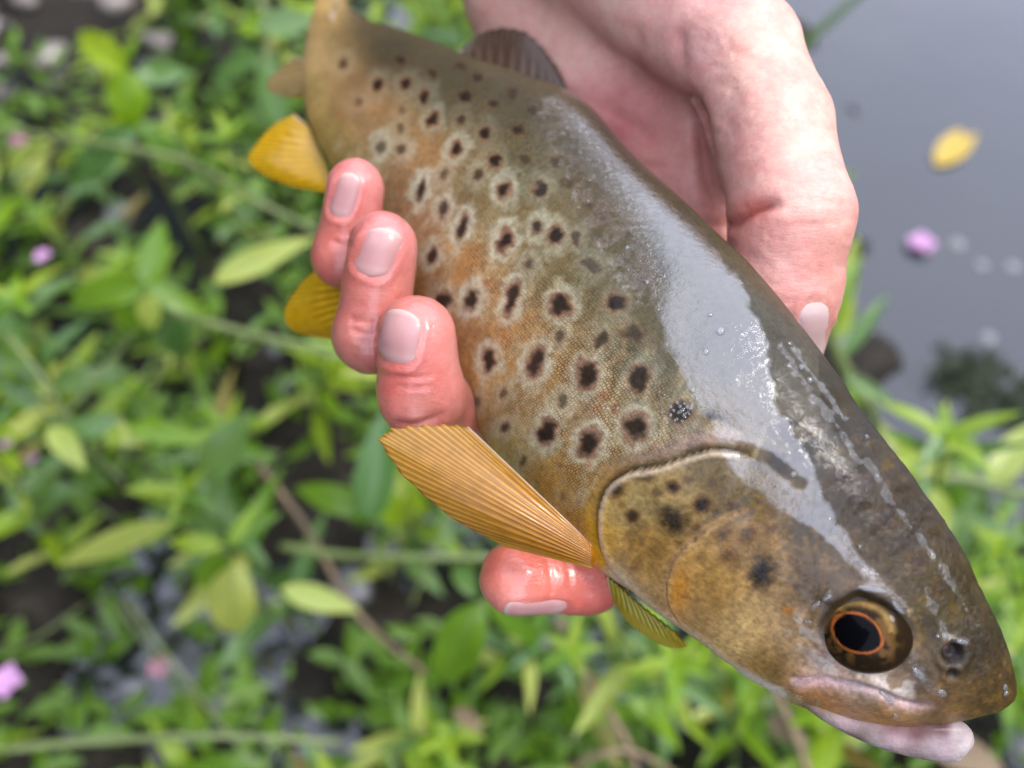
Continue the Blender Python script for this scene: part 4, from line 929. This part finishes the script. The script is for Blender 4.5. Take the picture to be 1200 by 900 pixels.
# plants drawn by eye from the photograph: a stem, then single leaves whose place is plain
def stem_px(*q): return [P(*k) for k in q]
def leaf_px(parent, a, b, da, db, kind, wid=1.0, up=None, var=None):
    A_, B_ = P(*a, da), P(*b, db); v = B_ - A_
    return add_leaf(parent, A_, v, up if up is not None else (CL - A_) + np.array([0, 0, .3]), float(np.linalg.norm(v)) * 1.05, kind, var, wid)
def bare(label, pts, r=.003, mat=M_STEM, name='leafy_plant', group=None):
    root = bpy.data.objects.new(name, None); COL.objects.link(root); root.empty_display_size = .02; tag(root, label, 'plant', group)
    stem_mesh('stem', pts, r, r * .7, mat, root); return root
def root_at(px, py, d):
    """a stem point on the ground below a point in view"""
    q = P(px, py, d); z = float(ground_z(q[0], q[1])); return np.array([q[0], q[1] + .02, z - .01])
a = bare('plant with a broad pale leaf hanging straight down in the lower left', [root_at(300, 700, .70), P(285, 690, .66), P(268, 655, .62), P(262, 640, .61)])
leaf_px(a, (272, 660), (268, 790), .615, .64, 3, 1.35); leaf_px(a, (262, 640), (190, 632), .61, .60, 0, 1.2); leaf_px(a, (205, 612), (62, 662), .62, .64, 3, .85)
leaf_px(a, (262, 640), (330, 600), .61, .63, 1, 1.0); leaf_px(a, (264, 645), (225, 720), .61, .68, 1); leaf_px(a, (268, 640), (300, 590), .60, .60, 0)
a = bare('plant whose long bright leaf droops below the tip of the index finger', [root_at(600, 760, .68), P(590, 735, .62), P(565, 705, .58)])
leaf_px(a, (562, 705), (492, 850), .58, .60, 1, 1.15); leaf_px(a, (566, 700), (640, 760), .58, .62, 1, 1.0); leaf_px(a, (330, 690), (420, 715), .62, .63, 3, 1.5); leaf_px(a, (560, 700), (520, 640), .58, .62, 2)
a = bare('plant with a grey green leaf upright beside the pectoral fin', [root_at(430, 640, .72), P(432, 610, .66), P(440, 560, .62)])
leaf_px(a, (432, 610), (452, 480), .62, .58, 2, 1.3); leaf_px(a, (434, 600), (330, 560), .64, .64, 1, 1.1); leaf_px(a, (436, 580), (380, 640), .62, .66, 1); leaf_px(a, (436, 570), (500, 640), .62, .66, 0)
a = bare('plant with a square lime leaf standing near the top left', [root_at(170, 180, .86), P(160, 140, .78), P(155, 90, .74)])
leaf_px(a, (150, 82), (148, 165), .72, .74, 0, 1.9); leaf_px(a, (158, 90), (235, 75), .74, .76, 2, 1.3); leaf_px(a, (150, 90), (80, 20), .74, .78, 0, 1.0); leaf_px(a, (155, 150), (60, 222), .74, .74, 2, 1.1); leaf_px(a, (165, 140), (215, 210), .75, .76, 1)
a = bare('plant with dark green leaves around one small pale rounded leaf, middle left', [root_at(180, 400, .78), P(178, 370, .70), P(172, 335, .64)])
leaf_px(a, (172, 345), (178, 392), .62, .64, 3, 2.0); leaf_px(a, (172, 335), (50, 350), .63, .64, 1, 1.15); leaf_px(a, (172, 335), (190, 250), .63, .66, 1, 1.3); leaf_px(a, (172, 335), (250, 370), .63, .64, 1, 1.2); leaf_px(a, (172, 340), (110, 420), .64, .68, 1, 1.2); leaf_px(a, (175, 350), (230, 440), .65, .7, 2, 1.3)
leaf_px(a, (250, 330), (365, 275), .62, .62, 3, 1.0)
a = bare('plant with a pale square leaf above a bright yellow green tip, left side', [root_at(150, 540, .74), P(150, 520, .68), P(140, 490, .63)])
leaf_px(a, (120, 500), (172, 520), .63, .63, 3, 2.2); leaf_px(a, (140, 490), (40, 520), .63, .62, 2, 1.2); leaf_px(a, (60, 500), (95, 545), .62, .6, 3, 1.6); leaf_px(a, (140, 500), (125, 530), .60, .6, 0, 1.8); leaf_px(a, (150, 500), (250, 515), .63, .62, 0, .9); leaf_px(a, (240, 560), (285, 490), .64, .60, 2, 1.7)
a = bare('plant with blue green leaves beside the tail of the trout', [root_at(300, 130, .92), P(300, 100, .84), P(312, 40, .78)])
leaf_px(a, (300, 30), (375, 22), .76, .76, 2, 2.0); leaf_px(a, (312, 70), (330, 170), .76, .78, 2, 1.5); leaf_px(a, (305, 60), (240, 100), .76, .78, 2, 1.2); leaf_px(a, (312, 40), (400, -10), .76, .78, 0, 1.1); leaf_px(a, (312, 40), (250, -10), .76, .8, 0, 1.0)
bare('long pale stem lying across the plants towards the yellow pelvic fin', [P(195, 365, .66), P(280, 388, .65), P(350, 405, .64), P(440, 430, .64), P(520, 450, .66)], .0034)
bare('pale green stem running level behind the tip of the index finger', [P(330, 640, .66), P(400, 650, .64), P(500, 653, .62), P(600, 655, .62), P(700, 670, .64)], .0034)
bare('long pale stem running from the left edge to the anal fin', [P(-20, 150, .78), P(100, 165, .74), P(220, 190, .72), P(300, 235, .70), P(400, 285, .70)], .0032)
bare('brownish stem slanting down towards the middle of the bottom edge', [P(300, 540, .72), P(360, 620, .70), P(420, 720, .68), P(500, 790, .68)], .0030, M_TWIG)
bare('low green stem running level along the bottom left', [P(-20, 880, .58), P(120, 868, .58), P(260, 862, .58), P(400, 870, .60)], .0032)
bare('pale upright stem at the very top beside the tail', [P(305, -40, .86), P(310, 40, .84), P(318, 100, .84), P(330, 160, .86)], .004)
def twig(label, pts, r):
    o = stem_mesh('twig', pts, r, r * .7, M_TWIG, None); tag(o, label, 'twig')
twig('dry brown twig standing in the plants below the olive fin', [P(655, 725, .62), P(690, 800, .60), P(735, 870, .58), P(750, 930, .58)], .0036)
twig('dry tan twig leaning under the jaw of the trout', [P(905, 800, .60), P(935, 870, .58), P(960, 940, .57)], .0036)
twig('thin curled dry twig on the bottom edge', [P(670, 900, .57), P(700, 885, .56), P(740, 880, .56), P(790, 905, .56)], .0022)
for lb, px in (('broken orange brown leaf behind the jaw of the trout', ((900, 840), (945, 870))), ('rusty dead leaf low between the plants under the index finger', ((535, 830), (560, 852))), ('dry orange leaf under the snout of the trout', ((1080, 860), (1180, 905)))):
    me = leaf_mesh(M_TWIG, .4, .3, .22, 1.0); o = bpy.data.objects.new('dead_leaf', me); COL.objects.link(o); tag(o, lb, 'leaf')
    A_, B_ = P(*px[0], .60), P(*px[1], .58); v = B_ - A_; M = basis(v, CL - A_).to_4x4(); M.translation = Vector(A_); l = float(np.linalg.norm(v)) * 1.1
    o.matrix_world = M @ Matrix.Diagonal((l, l, l, 1))
# right hand side, along the water
a = bare('plant on the waterline with a thick pale stem right of the thumb', [root_at(1030, 560, .86), P(1025, 500, .74), P(1000, 450, .70), P(980, 410, .68), P(968, 372, .66)], .0055)
for q in (((975, 400), (1005, 345), 0, 1.2), ((985, 420), (1040, 345), 2, 1.0), ((970, 375), (1010, 300), 1, 1.1), ((990, 440), (1050, 475), 2, 1.2), ((975, 390), (1015, 245), 3, .6), ((1000, 450), (985, 520), 1, 1.3), ((968, 372), (985, 270), 0, 1.0), ((975, 400), (940, 330), 1, 1.2)):
    leaf_px(a, q[0], q[1], .68, .68, q[2], q[3])
a = bare('plant with a level pale stem at the right edge below the water', [P(1010, 590, .70), P(1060, 566, .66), P(1120, 560, .65), P(1180, 574, .65), P(1260, 590, .66)], .0048)
for q in (((1060, 566), (1080, 500), 0, 1.3), ((1100, 560), (1050, 510), 3, 1.5), ((1120, 560), (1090, 620), 1, 1.2), ((1150, 566), (1130, 650), 2, 1.4), ((1160, 570), (1215, 490), 3, 1.5), ((1180, 574), (1170, 510), 1, 1.2), ((1120, 560), (1165, 620), 1, 1.2), ((1060, 570), (1080, 640), 3, 1.3), ((1150, 560), (1110, 525), 1, 1.0)):
    leaf_px(a, q[0], q[1], .65, .66, q[2], q[3])
plant('bright plant at the right edge beside the snout of the trout', [root_at(1180, 740, .78), P(1185, 690, .68), P(1170, 640, .62)], 5, .055, kinds=[0, 0, 1])
plant('plant in the bottom right corner under the snout', [root_at(1190, 850, .74), P(1185, 800, .66), P(1190, 760, .62)], 5, .055, kinds=[0, 1, 2])
plant('pale leafed plant with narrow leaves in the middle of the bottom edge', [root_at(790, 860, .72), P(780, 820, .64), P(775, 780, .58)], 5, .055, kinds=[2, 0, 3])
plant('plant with narrow bright leaves below the jaw of the trout', [root_at(870, 840, .72), P(868, 800, .66), P(872, 770, .62)], 5, .05, kinds=[0, 1])
def blade(label, pts, r):
    q = catmull(pts, 30); t = np.gradient(q, axis=0); t /= np.linalg.norm(t, axis=1)[:, None]
    s = np.cross(t, CL - q); s /= np.linalg.norm(s, axis=1)[:, None]; n = np.cross(s, t)
    wd = r * np.linspace(1, .35, 30)[:, None]
    V = np.stack([q - s * wd, q - n * wd * .5, q + s * wd, q - n * wd * .3], 1).reshape(-1, 3)
    i = np.arange(120).reshape(30, 4); j = np.roll(i, -1, 1)
    me = mesh_np('grass_blade', V, np.stack([i[:-1], i[1:], j[1:], j[:-1]], -1).reshape(-1, 4)); tag(link('grass_blade', me, M_BLADE), label, 'grass blade')
M_BLADE = simple_mat('grass_blade_green', (0.0372, 0.0806, 0.0124), (0.062, 0.118, 0.0186), 20, .4)
blade('long green grass blade leaning over the water above the hand', [P(900, 95, 1.0), P(950, 45, .98), P(1010, -8, .96), P(1090, -80, .95)], .0065)
blade('short dark grass tip at the top edge against the hand', [P(880, 40, 1.05), P(905, 5, 1.04), P(930, -40, 1.04)], .006)
# the bed of like plants filling the bank
cells = []
for gx_ in np.arange(-1.15, .95, .108):
    for gy_ in np.arange(-.02, 1.75, .108):
        cells.append((gx_ + random.uniform(-.05, .05), gy_ + random.uniform(-.05, .05)))
MARKS = [('the tail of the trout', 370, 20), ('the anal fin', 340, 180), ('the little fingertip', 400, 230), ('the yellow pelvic fin', 370, 355), ('the middle fingertip', 470, 400), ('the pectoral fin', 500, 560), ('the index fingertip', 600, 690),
 ('the olive fin', 760, 735), ('the jaw of the trout', 980, 850), ('the snout of the trout', 1170, 800), ('the thumbnail', 960, 390), ('the stony patch', 70, 60), ('the small rose flower', 22, 166), ('the magenta flower', 2, 516), ('the lilac flower', 8, 798),
 ('the dry brown twig', 700, 820), ('the dangling pale leaf', 270, 730), ('the long drooping leaf', 525, 780), ('the small rounded pale leaf', 175, 368), ('the bottom left corner', 0, 900), ('the yellow green tip', 125, 520), ('the brown stem', 420, 720)]
def bed_label(q, dom, h):
    for nm, mx_, my_ in sorted(MARKS, key=lambda m: (m[1] - q[0]) ** 2 + (m[2] - q[1]) ** 2)[:12]:
        dx, dy = q[0] - mx_, q[1] - my_; r = math.hypot(dx, dy)
        if abs(dx) > 2 * abs(dy): w_ = 'right of' if dx > 0 else 'left of'
        elif abs(dy) > 2 * abs(dx): w_ = 'below' if dy > 0 else 'above'
        else: w_ = ('below ' if dy > 0 else 'above ') + ('and right of' if dx > 0 else 'and left of')
        t = '%s %s leafy plant %s%s %s' % ('tall' if h > .23 else 'low', ('lime green', 'mid green', 'blue green')[dom], 'just ' if r < 60 else '', w_, nm)
        if t not in USED: break
    USED.add(t); return t
USED = set()
k = 0
for x, y in cells:
    sd_ = float(shore_dist(np.array([[x, y]]))[0])
    gz = float(ground_z(x, y))
    if sd_ < .06: continue
    pxy = to_px((np.array([x, y, .15]) - CL) @ AX.T)
    if not (-260 < pxy[0] < 1440 and -160 < pxy[1] < 1060): continue
    if math.hypot(x - PUDDLES[0][0], y - PUDDLES[0][1]) < .07 or math.hypot(x - PUDDLES[2][0], y - PUDDLES[2][1]) < .05: continue
    if pxy[0] < 170 and pxy[1] < 110: continue
    if pxy[0] > 850 and pxy[1] < 470: continue
    h = random.uniform(.13, .32) * (.8 if sd_ < .2 else 1)
    if pxy[1] > 760: h *= .8
    ln_ = (random.uniform(-.08, .08), random.uniform(-.08, .08))
    top_px = to_px((np.array([x + ln_[0], y + ln_[1], gz + h]) - CL) @ AX.T)
    dom = random.choice((0, 0, 1, 1, 2))
    plant(bed_label(top_px, dom, h), [(x, y, gz - .01), (x + ln_[0] * .4, y + ln_[1] * .4, gz + h * .55), (x + ln_[0], y + ln_[1], gz + h)],
          random.choice((5, 6, 7)), random.uniform(.048, .082), group='leafy plants filling the bank', stem=random.choice((M_STEM, M_STEM2)), kinds=[dom] * 7 + [0, 1, 2, 3, 3, random.choice((0, 4))]); k += 1
for i in range(22):
    qx, qy = random.uniform(0, 1150), random.uniform(150, 900)
    if qx > 600 and qy < 640: qx -= 600
    an = random.choice((-.9, -.4, .1, .35, .6, .9, 2.0)); ln_ = random.uniform(110, 260); d0 = random.uniform(.62, .74)
    pts = [P(qx + math.cos(an) * ln_ * f, qy + math.sin(an) * ln_ * f + random.uniform(-9, 9), d0 + random.uniform(-.015, .015)) for f in (-.5, -.2, .15, .5)]
    c_ = (qx, qy); t = bed_label(c_, 0, .3)
    bare(t.replace('tall lime green leafy plant', 'thin pale bare stem'), pts, random.uniform(.0012, .0022), random.choice((M_STEM, M_STEM, M_STEM2)), 'plant_stem')
# low ground cover
def leaf_cloud(name, mat, n, fn, size):
    base = np.array([(-.32, .0, 0), (-.30, .55, .06), (0, 1, -.10), (.30, .55, .06), (.32, .0, 0), (0, .5, 0)]); base[0, 0] = base[4, 0] = 0
    base = np.array([(0, 0, 0), (-.2, .35, .06), (-.17, .7, .03), (0, 1, -.12), (.17, .7, .03), (.2, .35, .06)])
    pos = fn(n); an = rng.random(n) * 6.283; el = rng.normal(.3, .5, n); sz = size * (.5 + rng.random(n))
    d = np.stack([np.cos(an) * np.cos(el), np.sin(an) * np.cos(el), np.sin(el)], 1)
    s = np.stack([-np.sin(an), np.cos(an), rng.normal(0, .4, n)], 1); s /= np.linalg.norm(s, axis=1)[:, None]; u = np.cross(s, d)
    V = pos[:, None] + sz[:, None, None] * (base[None, :, 0:1] * s[:, None] + base[None, :, 1:2] * d[:, None] + base[None, :, 2:3] * u[:, None])
    i = np.arange(n)[:, None] * 6
    Q = np.concatenate([i + np.array([[0, 1, 2, 3]]), i + np.array([[0, 3, 4, 5]])])
    me = mesh_np(name, V.reshape(-1, 3), Q)
    uv = np.tile(np.array([(0, 0, 0), (-1, .35, 0), (-1, .7, 0), (0, 1, 0), (1, .7, 0), (1, .35, 0)], float), (n, 1)); attr(me, 'uvl', uv)
    return link(name, me, mat, smooth=False)
def on_bank(n, z0=.0, z1=.07, gap=.47):
    out = []
    while len(out) < n:
        x, y = rng.uniform(-1.1, .9, 4000), rng.uniform(-.15, 1.9, 4000)
        d = shore_dist(np.stack([x, y], 1)); g = ground_z(x, y); f = fbm(x * 100 + 900, y * 100, 14, 3)
        ok = (d > .03) & (f > gap) & ~((x < -.55) & (y > 1.05)); out += list(np.stack([x, y, g + rng.uniform(z0, z1, 4000)], 1)[ok])
    return np.array(out[:n])
tag(leaf_cloud('ground_cover', LEAF_M[1], 6000, lambda n: on_bank(n), .034), 'low green ground cover of small leaves between the bank plants', 'ground cover', kind='stuff')
# stones
def stone_mesh(seed):
    bm = bmesh.new(); bmesh.ops.create_icosphere(bm, subdivisions=3, radius=1)
    r = random.Random(seed); k = [Vector((r.uniform(-1, 1), r.uniform(-1, 1), r.uniform(-1, 1))) for _ in range(5)]
    for v in bm.verts:
        f = 1 + sum(.10 * math.sin(3 * v.co.dot(q) + i) for i, q in enumerate(k)); v.co = Vector((v.co.x * f, v.co.y * f * .8, v.co.z * f * .55))
    me = bpy.data.meshes.new('stone'); bm.to_mesh(me); bm.free(); me.shade_smooth(); return me
SM = [simple_mat('stone_pink_grey', (0.136, 0.105, 0.0961), (0.26, 0.223, 0.205), 30, .6, .25), simple_mat('stone_blue_grey', (0.0992, 0.0992, 0.112), (0.205, 0.205, 0.229), 30, .5, .4), simple_mat('stone_dark', (0.0372, 0.031, 0.0279), (0.0868, 0.0744, 0.0682), 30, .5, .3)]
SMESH = []
for i in range(6):
    me = stone_mesh(i); me.materials.append(SM[i % 3]); SMESH.append(me)
def stone(x, y, s, i, z=None):
    o = bpy.data.objects.new('stone', SMESH[i]); COL.objects.link(o); g = float(ground_z(x, y)) if z is None else z
    o.location = (x, y, max(g, -.01) + s * .2); o.scale = (s, s, s); o.rotation_euler = (random.uniform(-.3, .3), random.uniform(-.3, .3), random.uniform(0, 6.28))
    tag(o, 'rounded pinkish grey stone lying on the muddy bank among the plants' if i % 3 == 0 else 'smooth bluish grey stone lying in the wet gaps between the plants' if i % 3 == 1 else 'dark wet stone lying on the muddy bank between the plants', 'stone', ('pinkish grey stones on the bank', 'bluish grey stones in the gaps', 'dark stones on the bank')[i % 3])
for q in range(46):      # bare stony patch at the top left
    g = on_height(random.uniform(-40, 200), random.uniform(-60, 130)); stone(g[0], g[1], random.uniform(.010, .030), random.choice((0, 0, 3, 3, 2, 5)))
for q in range(60):
    g = on_height(random.uniform(-40, 1180), random.uniform(120, 980))
    if float(shore_dist(np.array([g[:2]]))[0]) > .02: stone(g[0], g[1], random.uniform(.010, .026), random.choice((0, 1, 1, 4, 4, 2)))
# flowers and what floats on the water
M_PINK = simple_mat('pink_petal', (.40, .17, .36), (.50, .28, .46), 80, .5); M_ROSE = simple_mat('rose_petal', (0.372, 0.136, 0.198), (0.434, 0.211, 0.26), 80, .5)
M_YLEAF = simple_mat('yellow_leaf', (0.384, 0.248, 0.0124), (0.465, 0.322, 0.0496), 50, .45)
pet = leaf_mesh(M_PINK, .5, .2, .52, .6); pet2 = leaf_mesh(M_ROSE, .5, .2, .52, .6)
def flower(label, px, py, d, s, me=pet, n=5, z=None):
    root = bpy.data.objects.new('pink_flower', None); COL.objects.link(root); root.empty_display_size = .01; tag(root, label, 'flower')
    c = P(px, py, d) if z is None else on_height(px, py, z)
    for i in range(n):
        an = i * 6.283 / n + random.uniform(-.3, .3); v = Vector((math.cos(an), math.sin(an), .35)); M = basis(v, (0, 0, 1)).to_4x4(); M.translation = Vector(c)
        o = bpy.data.objects.new('petal', me); COL.objects.link(o); o.matrix_world = M @ Matrix.Diagonal((s, s, s, 1)); o.parent = root
flower('small pink flower among the leaves near the top left edge', 22, 166, .78, .010, pet2)
flower('magenta flower at the left edge halfway down', 2, 516, .64, .011); flower('dim purple flower just below the magenta one at the left edge', 34, 535, .68, .009)
flower('lilac flower at the left edge near the bottom', 8, 798, .60, .013); flower('rose coloured flower fallen in the grey puddle in the lower left', 186, 782, .70, .010, pet2)
flower('purple flower bud among the leaves on the left side', 50, 300, .72, .008)
flower('lilac pink blossom floating on the grey water right of the hand', 1080, 285, 0, .020, z=.006)
def floating_leaf(label, a, b, wf, mat):
    me = leaf_mesh(mat, .12, .12, wf, .15); o = bpy.data.objects.new('floating_leaf', me); COL.objects.link(o); tag(o, label, 'leaf')
    A_, B_ = on_height(*a, .003), on_height(*b, .003); v = B_ - A_; M = basis(v, (0, 0, 1)).to_4x4(); M.translation = Vector(A_); l = float(np.linalg.norm(v)); o.matrix_world = M @ Matrix.Diagonal((l, l, l, 1))
floating_leaf('yellow leaf floating on the grey water', (1098, 194), (1148, 140), .17, M_YLEAF)
M_FOAM = simple_mat('foam', (.16, .17, .17), (.22, .23, .23), 60, .4)
for lb, x, y, s in (('pale bubble on the water just beside the lilac blossom', 1121, 286, .010), ('faint bubble on the water below the lilac blossom', 1150, 311, .008), ('faint bubble near the right edge of the water', 1186, 313, .009), ('dim bubble on the water above the dark submerged patch', 1158, 396, .009)):
    o = bpy.data.objects.new('foam_bubble', bpy.data.meshes.new('foam_bubble')); COL.objects.link(o); bm = bmesh.new(); bmesh.ops.create_uvsphere(bm, u_segments=16, v_segments=10, radius=1); bm.to_mesh(o.data); bm.free(); o.data.shade_smooth(); o.data.materials.append(M_FOAM)
    o.location = on_height(x, y, .0); o.scale = (s, s, s * .4); tag(o, lb, 'bubble')
# woods on both sides of the stream, seen as the dark reflections in the wet trout
M_WOOD = make_leaf_material('woods_leaf', (0.0217, 0.0434, 0.0093), (0.0372, 0.062, 0.0124), .2, .6); M_BARK = simple_mat('bark', (0.031, 0.0248, 0.0186), (0.062, 0.0496, 0.0372), 8, .9)
def woods(name, label, az0, az1, r0, r1, hgt, n):
    def pos(n):
        az = np.radians(rng.uniform(az0, az1, n)); r = rng.uniform(r0, r1, n)
        top = hgt * (.80 + .34 * fbm(np.degrees(az) + 200, r * 4, 13, 3)); z = .2 + rng.random(n) ** .8 * top
        return np.stack([np.sin(az) * r, np.cos(az) * r, z], 1)
    tag(leaf_cloud(name, M_WOOD, n, pos, .42), label, 'woods', kind='stuff')
M_WEED = make_leaf_material('waterweed_leaf', (.010, .014, .007), (.02, .024, .012), .1, .8)
def weed_pos(n):
    c = [(on_height(1138, 436), .030), (on_height(1165, 470), .035), (on_height(1195, 478), .04), (on_height(1115, 448), .02)]
    out = [];
    for i in range(n):
        g, r = c[i % 4]; out.append((g[0] + rng.normal(0, r * .6), g[1] + rng.normal(0, r * .5), .001))
    return np.array(out)
tag(leaf_cloud('waterweed', M_WEED, 500, weed_pos, .016), 'dark patch of waterweed at the surface near the right edge', 'waterweed', kind='stuff')
woods('woods', 'dark green woods standing along the near bank', -154, -16, 4.4, 6.2, 5.0, 40000)
woods('woods', 'dark green woods standing on the far bank across the water', 70, 148, 6.0, 8.0, 6.6, 28000)
woods('woods', 'dark green woods closing the view upstream', -22, 40, 11.0, 14.0, 4.6, 20000)
